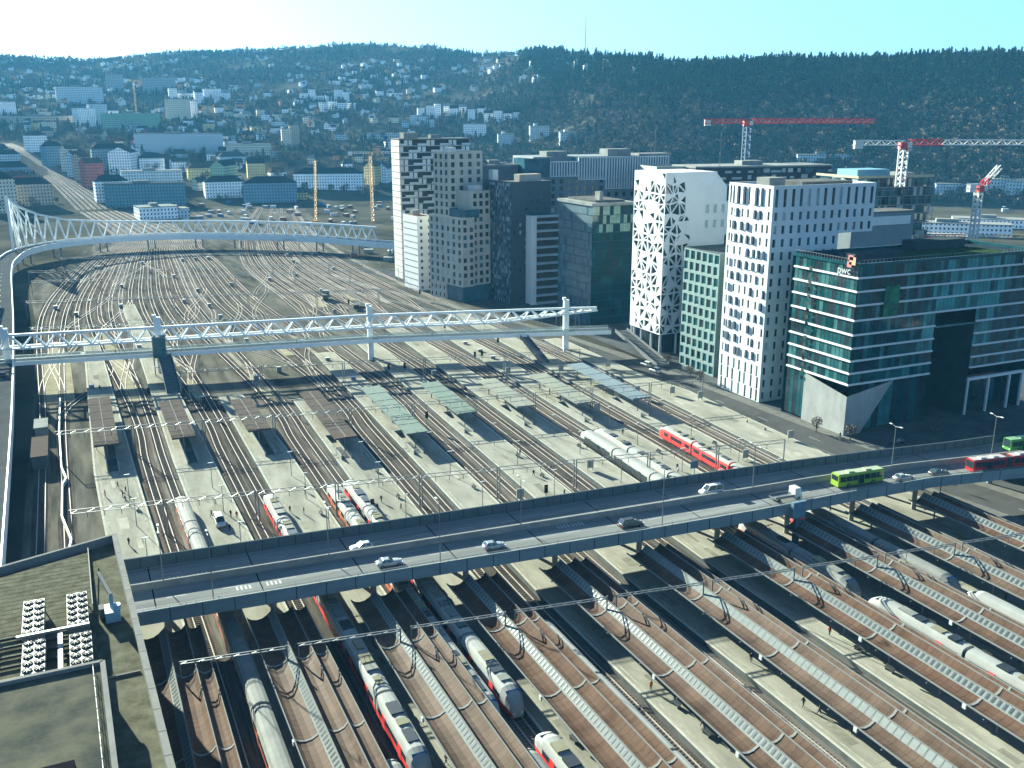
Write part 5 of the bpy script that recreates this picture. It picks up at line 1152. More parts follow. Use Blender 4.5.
m = MB(); MB_ = [top(TL*k/(3*n)) for k in range(3*n+1)]
for a, b in zip(MB_, MB_[1:]): m.beam(a, b, 1.15)
m.build('top_chord', M['bridge_white'], NB); m = MB(); m.beam(bot(0), top(0), 1.4); m.build('mast', M['bridge_white'], NB)
for k in range(n):
    d0, d1, dm = TL*k/n, TL*(k+1)/n, TL*(k+.5)/n; m = MB(); m.beam(bot(d0), top(dm), .8); m.beam(top(dm), bot(d1), .8); m.build('truss_diagonal', M['bridge_white'], NB)
for q in (6,12,19,27,36): MB().beam(top(1.0+q*.16), bot(q), .55).build('stay', M['bridge_white'], NB)
# the long building that lines the ramp
LB = thing('long_building','long grey building lining the ramp at the left edge','building',(-62,380,0)); MB().box(-80,-46,170,520,0,30).build('wall', windowed('wall_long', (.30,.31,.31), (.05,.06,.07), 3.2, 3.6, .5, .5), LB); MB().box(-80.5,-45.5,169.5,520.5,30,30.8).build('roof', roofm, LB)
# cars on the ramp
for k, (s, o, c, lb) in enumerate(((250,-2,('dark_grey',(.07,.08,.09)),'dark car on the left ramp, farther of two'),(206,-2,('white',(.75,.76,.76)),'pale car on the left ramp near the flat roof'),(330,2,('dark',(.05,.055,.06)),'dark car climbing the left ramp near the footbridge'))):
    i = min(range(len(CP)), key=lambda i: abs(CP[i][1]-s)); v = car('car', lb, 'car', c, 'saloon', 'cars on the left ramp'); v.location = (CP[i][0]+o, CP[i][1], CP[i][2]+.01); v.rotation_euler = (0,0,pi/2)
# low wall and lamp posts along the ramp
wlp = thing('boundary_wall', 'low pale boundary wall zigzagging between the ramp and the first platform', 'wall', (-9,230,0)); m = MB()
zz = [(-8.2,320),(-8.6,285),(-8.2,252),(-7.2,243),(-8.1,239),(-8.3,218),(-6.6,204),(-7.4,196)]
for a, b in zip(zz, zz[1:]): m.beam((*a,.6),(*b,.6),.35,1.2)
m.build('coping', M['white'], wlp)
shed = thing('small_shed', 'small flat pale-roofed shed in the shade between the ramp and the tracks', 'shed', (-12,268,0)); MB().box(-14.8,-11.2,255,272,0,3.4).build('wall', M['concrete_dark'], shed); MB().box(-15,-11,254.8,272.2,3.4,3.7).build('roof', M['canopy_far_brown'], shed)
shed = thing('small_shed', 'concrete kiosk block with a pale roof standing farther along the ramp side', 'shed', (-12,285,0)); MB().box(-14.6,-11.4,282,291,0,3.0).build('wall', M['concrete'], shed); MB().box(-14.8,-11.2,281.8,291.2,3.0,3.3).build('roof', roofp, shed)
# ---------------------------------------------------------------- footbridge with a suspended box truss
ap = [(-48,351),(-24,348.5),(24,341),(96,331),(167,312.5),(184,307)]
def ay(x): return lerp(ap, x)
AB = thing('footbridge', 'white footbridge hung from a triangular truss on four square pylons across the platforms', 'footbridge', (80,333,0))
AP = [(x, ay(x), 7.9) for x in range(-48, 186, 3)]
m = MB(); m.strip(AP, -2.6, 2.6, -.55, 0); m.build('deck', mat('footbridge_deck',(.45,.46,.44),.8,.3,0,.1,.3), AB)
gp = mat('footbridge_glass', (.5,.6,.62), .15, .5, 0, .1, .3); gp.node_tree.nodes['Principled BSDF'].inputs['Alpha'].default_value = .45
for o in (-2.75, 2.6): m = MB(); m.strip(AP, o, o+.16, -1.0, .4); m.build('edge_beam', M['bridge_white'], AB); m = MB(); m.strip(AP, o+.03, o+.09, .41, 1.25); m.build('glass_panel', gp, AB)
for o in (-2.7, 2.7):
    m = MB()
    for p, q in zip(AP, AP[1:]): m.beam((p[0],p[1]-o,9.25),(q[0],q[1]-o,9.25),.1)
    m.build('hand_rail', M['galv'], AB)
X0, X1 = -46, 178; zb = lambda x: 12.5 + max(0, (x-140)/38)*3.2
def chord(o, z0f, w):
    m = MB(); xs = [X0+(X1-X0)*k/40 for k in range(41)]
    for a, b in zip(xs, xs[1:]): m.beam((a,ay(a)+o*max(.05,min(1,(182-a)/30)),z0f(a)),(b,ay(b)+o*max(.05,min(1,(182-b)/30)),z0f(b)),w)
    return m
chord(0, lambda x: 16.7, .8).build('top_chord', M['bridge_white'], AB); chord(-2.1, zb, .62).build('bottom_chord', M['bridge_white'], AB); chord(2.1, zb, .62).build('bottom_chord', M['bridge_white'], AB)
N = 32; w = (X1-X0)/N
for k in range(N):
    a = X0+w*k; b = a+w/2; c = a+w; m = MB()
    for o in (-2.1, 2.1): f = max(.05,min(1,(182-a)/30)); m.beam((a,ay(a)+o*f,zb(a)),(b,ay(b),16.7),.46); m.beam((b,ay(b),16.7),(c,ay(c)+o*f,zb(c)),.46)
    m.build('truss_diagonal', M['bridge_white'], AB)
    m = MB()
    for o in (-2.1, 2.1): f = max(.05,min(1,(182-a)/30)); m.beam((a,ay(a)+o*f,zb(a)),(a,ay(a)+o,9.0),.07)
    m.build('hanger', M['galv'], AB)
for x, h, wd_ in ((-23,19.0,2.2),(24,20.2,2.2),(96,20.0,1.9),(167,20.0,2.0)):
    m = MB(); m.obox((x,ay(x)+.3,0),(wd_,1.3,h),radians(-8)); m.obox((x-.8,ay(x)+.3,h),(wd_*.55,1.3,.9),radians(-8)); m.build('pylon', M['bridge_white'], AB)
def stairs(name, label, x, y0, y1, z1, w, m_, side=1):
    r = thing(name, label, 'staircase', (x,y1,0)); n = 26; mb = MB(); st = MB()
    d = (y1-y0)
    mb.add([(x-w/2,y0,z1),(x+w/2,y0,z1),(x+w/2,y1,.9),(x-w/2,y1,.9),(x-w/2,y0,z1-.5),(x+w/2,y0,z1-.5),(x+w/2,y1,.4),(x-w/2,y1,.4)], [(0,1,2,3),(4,5,6,7),(0,3,7,4),(1,2,6,5),(0,1,5,4),(3,2,6,7)]); mb.build('flight', m_, r)
    for s in (-1,1): MB().add([(x+s*w/2,y0,z1-.4),(x+s*w/2,y1,.5),(x+s*w/2,y1,2.0),(x+s*w/2,y0,z1+1.1),(x+s*(w/2+.15),y0,z1-.4),(x+s*(w/2+.15),y1,.5),(x+s*(w/2+.15),y1,2.0),(x+s*(w/2+.15),y0,z1+1.1)], [(0,1,2,3),(4,5,6,7),(3,2,6,7),(0,3,7,4),(1,2,6,5)]).build('balustrade', M['galv'], r)
    for k in range(n): q = k/n; st.box(x-w/2+.05,x+w/2-.05,min(y0+d*q,y0+d*(q+.5/n)),max(y0+d*q,y0+d*(q+.5/n)),z1-(z1-.9)*q,z1-(z1-.9)*q+.08,0,False)
    st.build('steps', M['concrete'], r); return r
stairs('staircase','blue-shaded staircase dropping from the footbridge beside the green lift tower', 25.0, 337, 312, 7.8, 4.2, mat('stair_steel',(.13,.20,.25),.6,.3,0,.1,.5))
lt = thing('lift_tower','green glass lift tower standing against the footbridge','lift tower',(23.5,337,.9)); MB().box(21.6,25.6,335.6,338.2,7.3,14.0).build('glass_cabin', M['glass_green'], lt); m = MB()
for x, y in ((21.6,335.6),(25.6,335.6),(21.6,338.2),(25.6,338.2)): m.beam((x,y,.9),(x,y,14.1),.2)
for z in (4,7.3,10.6,14): m.beam((21.6,335.6,z),(25.6,335.6,z),.18); m.beam((21.6,335.6,z),(21.6,338.2,z),.18)
m.build('frame', M['galv'], lt); MB().box(21.4,25.8,335.4,338.4,14.1,14.4).build('roof', roofp, lt)
stairs('staircase','broad grey staircase dropping from the right end of the footbridge to the tower street', 186.6, 305, 276, 7.7, 5.0, mat('stair_slate',(.16,.19,.21),.7,.3,0,.1,.5))
stairs('staircase','pale staircase under the footbridge near its last pylon', 150, 316, 296, 7.4, 2.6, M['concrete'])
for x in (60, 118, 70, 140, 10): person(x, ay(x)+.5, 7.95, *R.choice(list(PM)), pi/2, 'on the footbridge deck')
# ---------------------------------------------------------------- flat roofed building at the lower left
FB = thing('flat_roofed_building', 'flat-roofed building at the lower left with paved roof terraces and white parapets', 'building', (-15,115,0))
fw = mat('roof_wall',(.30,.30,.27),.8,.2,0,.12,.4); deck = mat('roof_paving',(.155,.152,.105),.9,.2,0,.25,.6,(1,1,1),.05,(.23,.225,.165)); felt = mat('roof_felt',(.10,.112,.105),.9,.2,0,.35,.22,(1,1,1),.03,(.17,.165,.12)); par = mat('parapet_metal',(.40,.395,.37),.8,.4,0,.12,.5)
poly = [(-60,126.5),(1.2,147),(3.2,88),(5.5,35),(-60,35)]; MB().prism(poly, 0, 22.9, 0, 1).build('wall', [fw, deck], FB)
m = MB(); m.prism([(-60,124),(-14,139.6),(-2.7,143.2),(-2.4,105),(-60,105)], 22.9, 23.6); m.build('raised_terrace', deck, FB)
m = MB()
k = -59
while k < -2.6: m.box(k,k+.05,105.2,min(142.8,125+(k+60)*.32),23.604,23.62,0,False); k += 1.2
y = 106
while y < 142: m.box(max(-59,(y-125)/.32-60) if y > 124 else -59,-2.7,y,y+.05,23.604,23.62,0,False); y += 1.2
m.build('paving_joint', mat('joint_grey',(.20,.19,.14),.9,.1,0,.1), FB)
m = MB(); m.prism([(-60,104.9),(-1.9,104.6),(-1.3,60),(0,35),(-60,35)], 22.9, 26.6, 0); m.build('penthouse', felt, FB)
m = MB(); m.beam((-60,126.5,23.5),(1.2,147,23.5),.5,1.5); m.beam((1.2,147,23.6),(3.2,88,23.6),.75,1.5); m.beam((3.2,88,23.6),(5.5,35,23.6),.75,1.5); m.build('parapet', par, FB)
m = MB(); m.beam((-60,104.9,26.8),(-1.9,104.6,26.8),.5,.5); m.beam((-1.9,104.6,26.8),(-1.3,60,26.8),.55,.5); m.build('penthouse_coping', par, FB)
m = MB()
for k in range(24): y = 144-k*4.3; x = 1.2+(147-y)*.034; m.box(x-.42,x+.42,y,y+.12,24.34,24.37,0,False)
m.build('parapet_joint', M['dark_metal'], FB)
m = MB(); m.beam((-2.9,103.5,27.3),(-2.3,60,27.3),.05); m.beam((-2.9,103.5,27.0),(-2.3,60,27.0),.05)
for k in range(20): m.beam((-2.9+k*.03,103.5-k*2.2,26.6),(-2.9+k*.03,103.5-k*2.2,27.4),.06)
m.build('guard_rail', M['galv'], FB); m = MB(); m.box(-1.8,1.9,107.4,107.6,22.9,23.15); m.build('kerb', par, FB)
MB().box(-8,-5,82,87,26.6,27.2).build('roof_hatch', M['black'], FB); MB().beam((-2.6,126,23.6),(-2.6,143,24.4),.12,.1).build('terrace_edge', M['dark_metal'], FB)
def cooling(label, x, y, nx, ny):
    r = thing('cooling_unit', label, 'cooling unit', (x,y,23.6), radians(0), 'cooling units on the flat roof'); W, L = 1.2*nx, 1.58*ny
    MB().box(0,W,0,L,.8,2.0).build('casing', mat('unit_white',(.24,.25,.245),.5,.4,0,.08,.6), r, True)
    for i in range(nx):
        for j in range(ny):
            m = MB(); c = (1.2*i+.6, 1.58*j+.79); m.tube((*c,2.0),(*c,2.10),.57,n=16,mi=1); m.tube((*c,2.10),(*c,2.16),.16,n=8,mi=0)
            for q in range(4): a = q*pi/4+i+j; m.beam((c[0]-.54*cos(a),c[1]-.54*sin(a),2.13),(c[0]+.54*cos(a),c[1]+.54*sin(a),2.13),.03,.02,0)
            m.build('fan', [M['galv'], M['black']], r, True)
    for i in (0,1):
        for j in (0,1): MB().box(i*(W-.15),i*(W-.15)+.15,j*(L-.15),j*(L-.15)+.15,0,.8).build('leg', M['galv'], r, True)
cooling('far left cooling unit with twelve fans on the flat roof', -10.5,116.8,2,6); cooling('far right cooling unit with twelve fans on the flat roof, next to the terrace edge', -5.5,116.6,2,6)
cooling('near left cooling unit with ten fans on the flat roof', -10.3,107.6,2,5); cooling('near right cooling unit with ten fans on the flat roof', -5.3,107.2,2,5)
for k, y in enumerate((120.3,118,115.6,113.2,110.4,108.2)):
    p = thing('roof_pipe','dark insulated pipe running across the flat roof between the cooling units','pipe',(-9,y,23.6),0,'pipes on the flat roof'); MB().tube((-13.3,y,23.85),(-3.0,y,23.85),.16).build('pipe', M['dark_metal'], p); MB().box(-13.5,-13.2,y-.2,y+.2,23.6,24.1).build('bracket', M['galv'], p)
pr = thing('pipe_bridge','pale pipe bridge on posts between the cooling units','pipe',(-6.6,112,23.6)); MB().box(-6.6,-6.1,106,117,24.6,25.0).box(-11,-3,116.1,116.5,25.7,26.0).build('duct', M['galv'], pr)
for y in (107,116): MB().box(-6.45,-6.25,y-.1,y+.1,23.6,24.6).build('post', M['galv'], pr)
dv = thing('facade_crane','small pale blue window-cleaning crane parked on the roof walkway','facade crane',(-.2,122,22.9)); bm_ = mat('crane_blue',(.30,.42,.50),.5,.4,0,.15,.6)
MB().box(-1.2,.6,120.5,123.2,23.2,24.6).build('carriage', bm_, dv); MB().tube((-.3,122,24.6),(-.3,122,26.4),.25).build('column', bm_, dv); MB().beam((-.3,122,26.3),(-1.5,128,27.0),.4,.4).build('jib', par, dv); MB().box(-1.9,-1.2,122.6,124,23.0,24.3).build('counterweight', par, dv); MB().tube((.2,121.2,24.6),(.2,121.2,25.3),.55,n=14).build('winch', bm_, dv)
# ---------------------------------------------------------------- cranes
cr = mat('crane_red',(.55,.05,.06),.5,.4,0,.1,.5); cw = mat('crane_white',(.75,.75,.72),.5,.4,0,.1,.5); cb = mat('crane_mast_blue',(.05,.13,.25),.5,.4,0,.1,.5); cyl = mat('crane_yellow',(.62,.36,.06),.5,.4,0,.1,.5)
def lat(p, q, w, m, step=2.2, tri=False):
    mb = MB(); p = Vector(p); q = Vector(q); d = (q-p); L = d.length; d.normalize(); up = Vector((0,0,1)) if abs(d.z) < .9 else Vector((1,0,0)); a = d.cross(up).normalized()*w/2; b = a.cross(d).normalized()*w/2
    cs = [a+b,-a+b,-a-b,a-b] if not tri else [a-b,-a-b,b]; n = max(2, int(L/step))
    for c in cs: mb.beam(p+c, q+c, w*.2)
    for k in range(n):
        s, e = p+d*(L*k/n), p+d*(L*(k+1)/n)
        for i in range(len(cs)): c0, c1 = cs[i], cs[(i+1)%len(cs)]; mb.beam(s+(c0 if k%2 else c1), e+(c1 if k%2 else c0), w*.13)
    return mb
def tower_crane(label, x, y, z0, h, az, jib, back, mm, jm, hm, w=2.0, rise=0.0):
    r = thing('tower_crane', label, 'crane', (x,y,z0)); t = z0+h; d = Vector((cos(az), sin(az), 0))
    lat((x,y,z0),(x,y,t),w,mm).build('mast', mm, r); c = Vector((x,y,t))
    m = MB(); m.obox((x,y,t),(w*1.5,w*1.5,2.6),az); m.build('slewing_unit', hm, r); MB().obox((x+d.x*1.5+d.y*1.6,y+d.y*1.5-d.x*1.6,t+.3),(1.8,1.6,2.3),az).build('cab', cw, r)
    a = c+d*2+Vector((0,0,2.6)); e = c+d*jib+Vector((0,0,2.6+jib*rise)); k = min(14, jib*.3); j0 = a+(e-a)*(k/jib)
    lat(a, j0, w*.85, hm, 2.2).build('jib_root', hm, r); lat(j0, e, w*.75, jm, 2.2).build('jib', jm, r)
    b = c-d*back+Vector((0,0,2.4)); lat(c+Vector((0,0,2.4)), b, w*.7, jm).build('counter_jib', jm, r)
    MB().obox(tuple(b+d*2+Vector((0,0,-2.4))),(3.4,2.0,3.2),az).build('counterweight', cw, r)
    m = MB(); tr = a+(e-a)*.45; m.beam(tr-Vector((0,0,1)), tr-Vector((0,0,9)), .12); m.obox(tuple(tr-Vector((0,0,1.2))),(2,1.2,.6),az); m.build('hoist', M['dark_metal'], r)
    return r
vd = lambda px: ray(px, 120)
def at_px(px, dist): d = vd(px); k = dist/hypot(d[0], d[1]); return (d[0]*k, d[1]*k)
yaw0 = -YAW
q = at_px(748, 560); tower_crane('red tower crane with a long lattice jib in front of the wooded hill', q[0],q[1],0,82,yaw0-radians(2),69,24,cb,cr,cr,3.0)
q = at_px(907, 440); tower_crane('white tower crane with a red head standing on the unfinished glass block', q[0],q[1],58,15.5,yaw0-radians(1),86,21,cw,cw,cr,2.6)
q = at_px(988, 470); tower_crane('white lattice crane with a red head and a short raised jib at right', q[0],q[1],0,55,yaw0+radians(25),11,7,cw,cw,cr,2.4,.7)
q = at_px(942, 480); tower_crane('low crane with a red head and a level pale jib behind the banded glass block', q[0],q[1],0,31,yaw0,64,11,cw,mat('crane_tan',(.42,.38,.26),.6,.3,0,.15,.5),cr,1.8)
q = U(373,222); tower_crane('orange-yellow tower crane in the yard left of the balcony tower', q[0],q[1],0,56,yaw0+radians(8),24,19,cyl,cw,cyl,1.9)
q = on_ground(137,118); tower_crane('thin distant crane rising from the city on the left', q[0],q[1],q[2],62,yaw0+radians(60),16,10,cyl,cyl,cyl,2.2)
q = U(316,224); mc = thing('mobile_crane','yellow mobile crane with a leaning lattice boom in the yard','crane',(q[0],q[1],0)); MB().obox((q[0],q[1],.8),(3,7,2.4),.3).build('body', cyl, mc); lat((q[0],q[1],3),(q[0]+3,q[1]+4,52),1.5,cyl).build('boom', cyl, mc)
for s in (-1,1): MB().obox((q[0]+s*1.4,q[1],0),(.8,6.5,1.2),.3).build('track', M['dark_metal'], mc)
q = on_ground(585, 62); ms = thing('radio_mast','thin radio mast on the crest of the wooded hill','radio mast',(q[0],q[1],q[2])); MB().tube((q[0],q[1],q[2]),(q[0],q[1],q[2]+70),.9,.5).build('mast', M['galv'], ms); MB().tube((q[0],q[1],q[2]+70),(q[0],q[1],q[2]+84),.3,.2).build('antenna', M['galv'], ms)
# ---------------------------------------------------------------- city buildings
WALL = {'white':(.70,.71,.69),'cream':(.46,.42,.32),'pale':(.36,.40,.43),'blue':(.15,.20,.25),'grey':(.22,.24,.25),'red':(.25,.075,.06),'yellow':(.44,.36,.17),'green':(.20,.28,.20),'tan':(.32,.27,.2),'glass':(.10,.16,.19),'orange':(.42,.22,.10)}
ROOFC = {'dark':(.035,.042,.055),'slate':(.10,.11,.125),'red':(.17,.075,.055),'pale':(.40,.41,.40),'brown':(.13,.10,.085)}
WALL = {k: tuple(min(.85, c*1.35) for c in v) for k, v in WALL.items()}
RM = {k: mat('roof_'+k+'_tiles', v, .85, .2, 0, .2, .3) for k, v in ROOFC.items()}
def wm(k, small=False): return windowed('wall_'+k+('_s' if small else ''), WALL[k], (.03,.04,.05) if k != 'blue' else (.05,.07,.09), 3.0, 3.3, .42, .48)
HSPOT = []
def house(name, label, cat, px0, px1, yb, yt, depth, wall, roof='dark', kind='gable', ang=0.0, flat_z=None, group=None, chim=0, rh=None):
    g = on_ground((px0+px1)/2, yb) or (*U((px0+px1)/2, yb), 0); dist = hypot(g[0], g[1]); W = (px1-px0)*sqrt(dist*dist+7225)/FPX/max(.5,cos(ang)); H = (yb-yt)*dist/FPX
    d = ray((px0+px1)/2, yb); a0 = atan2(-d[0], d[1]) + ang
    r = thing(name, label, cat, (g[0],g[1],g[2]), a0, group); w = W/2; HSPOT.append((g[0],g[1])); zb = -max(2, depth*.12)
    if kind == 'flat':
        MB().box(-w,w,0,depth,zb,H).build('wall', wm(wall), r, True); MB().box(-w-.3,w+.3,-.3,depth+.3,H,H+.7).build('roof', RM[roof], r, True)
        if W > 18: MB().box(-w*.3,w*.1,depth*.3,depth*.7,H+.7,H+3.2).build('lift_house', RM['pale'], r, True)
    else:
        h = rh or min(depth*.42, 6.5); e = H-h*.8 if kind == 'gable' else H-h*.75
        MB().box(-w,w,0,depth,zb,e).build('wall', wm(wall), r, True); m = MB(); o = .4; i = 0 if kind == 'gable' else min(w*.5, depth*.5)
        m.add([(-w-o,-o,e),(w+o,-o,e),(w+o,depth+o,e),(-w-o,depth+o,e),(-w-o+i,depth/2,e+h),(w+o-i,depth/2,e+h)], [(0,1,5,4),(2,3,4,5),(3,2,1,0)] + ([(1,2,5),(3,0,4)] if i else []), 0)
        if not i: m.add([(-w,0,e),(-w,depth,e),(-w,depth/2,e+h),(w,0,e),(w,depth,e),(w,depth/2,e+h)], [(0,1,2),(3,4,5)], 1)
        m.build('roof', [RM[roof], wm(wall)], r, True)
        for c in range(chim): x = -w*.7+1.4*w*c/max(1,chim-1); MB().box(x-.5,x+.5,depth*.38,depth*.38+1,e+h*.4,e+h+1.2).build('chimney', RM['red'], r, True)
    return r
BL = [ # label, category, px0, px1, ybase, ytop, depth, wall, roof, kind, turn, chimneys
 ('long pale blue apartment block with a grid of windows in the left distance','apartment building',142,219,153,136,14,'pale','pale','flat',.05,0),
 ('tall pale block with yellowish front on the left hillside','apartment building',171,190,121,102,16,'cream','pale','flat',.35,0),
 ('white wing behind the tall yellowish block','apartment building',188,198,118,103,14,'white','pale','flat',.2,0),
 ('grey tower block high on the left hillside, left one','apartment building',108,123,91,77,14,'grey','slate','flat',0,0),
 ('grey tower block high on the left hillside, wide one with flat roof','apartment building',146,174,93,80,14,'grey','slate','flat',0,0),
 ('very long low white block across the left hillside','apartment building',170,231,102,90,16,'white','pale','flat',.06,0),
 ('wide green-tinted office building in the left distance','office building',107,156,131,116,30,'green','pale','flat',-.1,0),
 ('white tenement at the far end of the main line','apartment building',33,47,152,135,16,'white','slate','hip',.5,2),
 ('dark blue-grey tenement beside the main line','apartment building',50,64,166,146,16,'blue','dark','hip',.45,2),
 ('cream tenement in the row beside the main line, farthest of the row','apartment building',70,79,172,150,12,'cream','brown','gable',.75,2),
 ('pale tenement in the middle of the row beside the main line','apartment building',76,86,177,155,12,'pale','brown','gable',.75,2),
 ('yellow tenement in the row just before the red gable house','apartment building',83,92,182,158,12,'tan','brown','gable',.75,2),
 ('red brick tenement with a big gable wall ending the row','apartment building',89,104,188,163,14,'red','brown','gable',.45,2),
 ('white corner building with a dark hipped roof beside the main line','apartment building',100,128,203,180,16,'white','dark','hip',.15,1),
 ('low grey glass office with a flat roof in front of the purple building','office building',112,182,207,187,24,'glass','slate','flat',0,0),
 ('white and plum building with a flat pale roof behind the low grey office','office building',127,180,189,173,22,'pale','pale','flat',.05,0),
 ('white villa with two rows of windows and a dark roof','villa',208,244,199,180,18,'white','dark','hip',.12,0),
 ('pale yellow house beside the green gable','house',249,265,180,162,14,'yellow','dark','gable',.1,1),
 ('green gabled house left of the pale yellow one','house',223,240,181,163,16,'green','dark','gable',1.2,0),
 ('low white warehouse shed in the yard behind the truss bridge','shed',143,176,220,209,26,'white','pale','flat',.2,0),
 ('pale annexe shed right of the white warehouse shed','shed',170,189,218,210,20,'pale','pale','flat',.2,0),
 ('white gabled hall with tall windows behind bare trees','church hall',128,144,173,151,26,'white','dark','gable',1.35,0),
 ('long white range joined to the gabled hall','hall',142,164,172,157,16,'white','dark','hip',.05,0),
 ('dark slate-roofed range left of the white gabled hall','apartment building',97,130,170,148,18,'grey','dark','hip',.1,2),
 ('wide dark barn-like depot building across the rear tracks','depot',246,296,204,181,30,'blue','dark','hip',0,0),
 ('long white building with a black hipped roof','depot',296,362,190,171,24,'white','dark','hip',-.05,0),
 ('small white gable house against the black-roofed building','house',339,347,187,170,12,'white','dark','gable',1.4,0),
 ('yellow-cream block with dark roof behind the tall bridge mast','apartment building',12,50,207,184,18,'tan','dark','hip',.25,2),
 ('cream block with brown roofs at the left edge above the bridge','apartment building',-6,16,214,180,22,'cream','dark','hip',.3,1),
 ('dark roofed blue tenement at the left edge','apartment building',-8,26,181,166,16,'blue','dark','hip',.2,2),
 ('pale tenement with a blue-black roof at the left edge, farther one','apartment building',-8,18,167,154,14,'pale','dark','hip',.15,2),
 ('small brown-roofed row behind the yellow-cream block','apartment building',6,28,192,176,12,'red','brown','gable',.7,3),
 ('small white house between bare trees right of the hall','house',174,190,172,160,12,'white','slate','gable',.3,1),
 ('cream slab block standing among trees below the hillside','apartment building',283,292,149,131,12,'cream','pale','flat',.1,0),
 ('second cream slab block touching the slab block below the hillside','apartment building',291,300,148,128,12,'tan','pale','flat',.1,0),
 ('long pale wall-like row on the slope above the villa','row of houses',229,268,157,146,12,'cream','pale','flat',-.28,0),
 ('yellow gabled house close to the balcony tower','house',374,386,184,164,14,'yellow','brown','gable',1.2,1),
 ('white gabled house closest to the balcony tower','house',386,398,182,166,14,'white','slate','gable',1.2,1),
 ('long low pale row far left under the tower blocks','apartment building',62,100,104,90,14,'pale','pale','flat',.1,0),
 ('pale viaduct-like block in the far left distance','apartment building',6,78,126,118,14,'tan','pale','flat',0,0),
 ('white block left of the green-tinted office','apartment building',82,96,130,112,20,'white','slate','flat',.5,0),
 ('pale block between the white block and the green-tinted office','apartment building',96,108,128,108,20,'pale','slate','flat',.5,0),
 ('white office at the left edge in the far distance','office building',-8,14,118,105,14,'white','pale','flat',.2,0),
 ('cream house with a red roof in the left middle distance','house',112,124,150,140,14,'cream','red','hip',.3,1),
 ('tan apartment house with brown roof left of the long pale blue block','apartment building',98,118,158,144,16,'tan','brown','hip',.2,1),
 ('tan low house in front of the green gable','house',190,212,180,166,16,'yellow','brown','hip',.1,0),
 ('blue-roofed row right of the long pale blue block','apartment building',222,246,166,154,16,'pale','slate','hip',.3,1),
 ('white terrace of stepped flats on the middle hillside, uppermost','terrace',300,352,103,90,12,'white','pale','flat',-.1,0),
 ('white terrace of stepped flats on the middle hillside, lower','terrace',310,356,112,101,12,'white','pale','flat',-.1,0),
 ('bright white terrace row above the towers, left','terrace',418,452,118,102,12,'white','pale','flat',-.1,0),
 ('bright white terrace row above the towers, middle','terrace',450,486,120,103,12,'white','pale','flat',-.15,0),
 ('bright white terrace row above the towers, right','terrace',484,523,122,108,12,'white','slate','flat',-.1,0),
 ('stepped white flats in front of the bright terrace rows','terrace',402,436,129,116,12,'pale','pale','flat',0,0),
 ('long flat pale hall roof left of the balcony tower','hall',362,400,141,135,20,'pale','pale','flat',0,0),
 ('small white block right behind the balcony tower','apartment building',464,486,138,126,14,'white','pale','flat',0,0),
]
rq = random.Random(9)
for lb, cat, *a in BL:
    x0,x1,yb,yt,dp,wl_,rf,kd,an,ch = a
    if cat == 'terrace' or x1-x0 > 45 and yb < 110:      # stepped rows: every house of the row is its own
        n = int((x1-x0)/8)
        for k in range(n):
            xa = x0+(x1-x0)*k/n; house('terrace_house', 'house of the ' + lb, 'terrace house', xa, xa+(x1-x0)/n*rq.uniform(.7,.95), yb+rq.uniform(-2.5,2), yb+rq.uniform(-2.5,0)-(yb-yt)*rq.uniform(.5,.85), dp, wl_, rq.choice((rf,'dark','brown')), rq.choice(('flat','flat','gable')), an+rq.uniform(-.2,.2), None, lb, 0)
        continue
    house(cat.replace(' ','_'), lb, cat, x0,x1,yb,yt,dp,wl_,rf,kd,an,None,None,ch)
# the fabric of smaller town houses between the named ones
rt = random.Random(41)
for x0,x1,y0,y1,n in ((100,300,140,180,26),(30,140,112,140,24),(140,300,112,142,20),(300,400,150,188,12),(-10,20,150,200,4),(200,300,186,204,6)):
    for k in range(n):
        px = rt.uniform(x0,x1); yb = rt.uniform(y0,y1); w = rt.uniform(7,15)*(.6+.5*(yb-100)/100); h = rt.uniform(6,10)*(.65+.5*(yb-100)/100); wk = rt.choice(('white','white','cream','pale','white','tan','yellow','red','grey','orange')); rk = rt.choice(('dark','slate','brown','red','pale')); fl = rt.random() < .25
        g = on_ground(px, yb)
        if not g or any(abs((g[0]*cos(YAW)-g[1]*sin(YAW))-(q[0]*cos(YAW)-q[1]*sin(YAW))) < 16 and abs(g[1]-q[1]) < 26 for q in HSPOT): continue
        HSPOT.append((g[0],g[1])); house('town_house', '%s town house with a %s %s roof in the crowded old quarter on the left' % (wk if wk != 'orange' else 'ochre', rk, 'flat' if fl else 'pitched'), 'house', px-w/2, px+w/2, yb, yb-h, rt.uniform(10,16), wk, rk, 'flat' if fl else rt.choice(('gable','hip')), rt.uniform(-.6,.6), None, 'town houses of the old quarter', rt.randrange(0,2))
# low roofs beyond the right-hand cranes
for k, (x0,x1,yb,yt,lb) in enumerate(((990,1024,196,183,'long pale hall roof behind the short-jib crane'),(940,985,196,186,'row of pale garages behind the short-jib crane'),(1010,1060,206,190,'pale slanting hall at the right edge'),(800,850,168,158,'low grey shed roof left of the unfinished block'))): house('hall', lb, 'hall', x0,x1,yb,yt,30,'pale','pale','flat',.2-.3*(k==2))
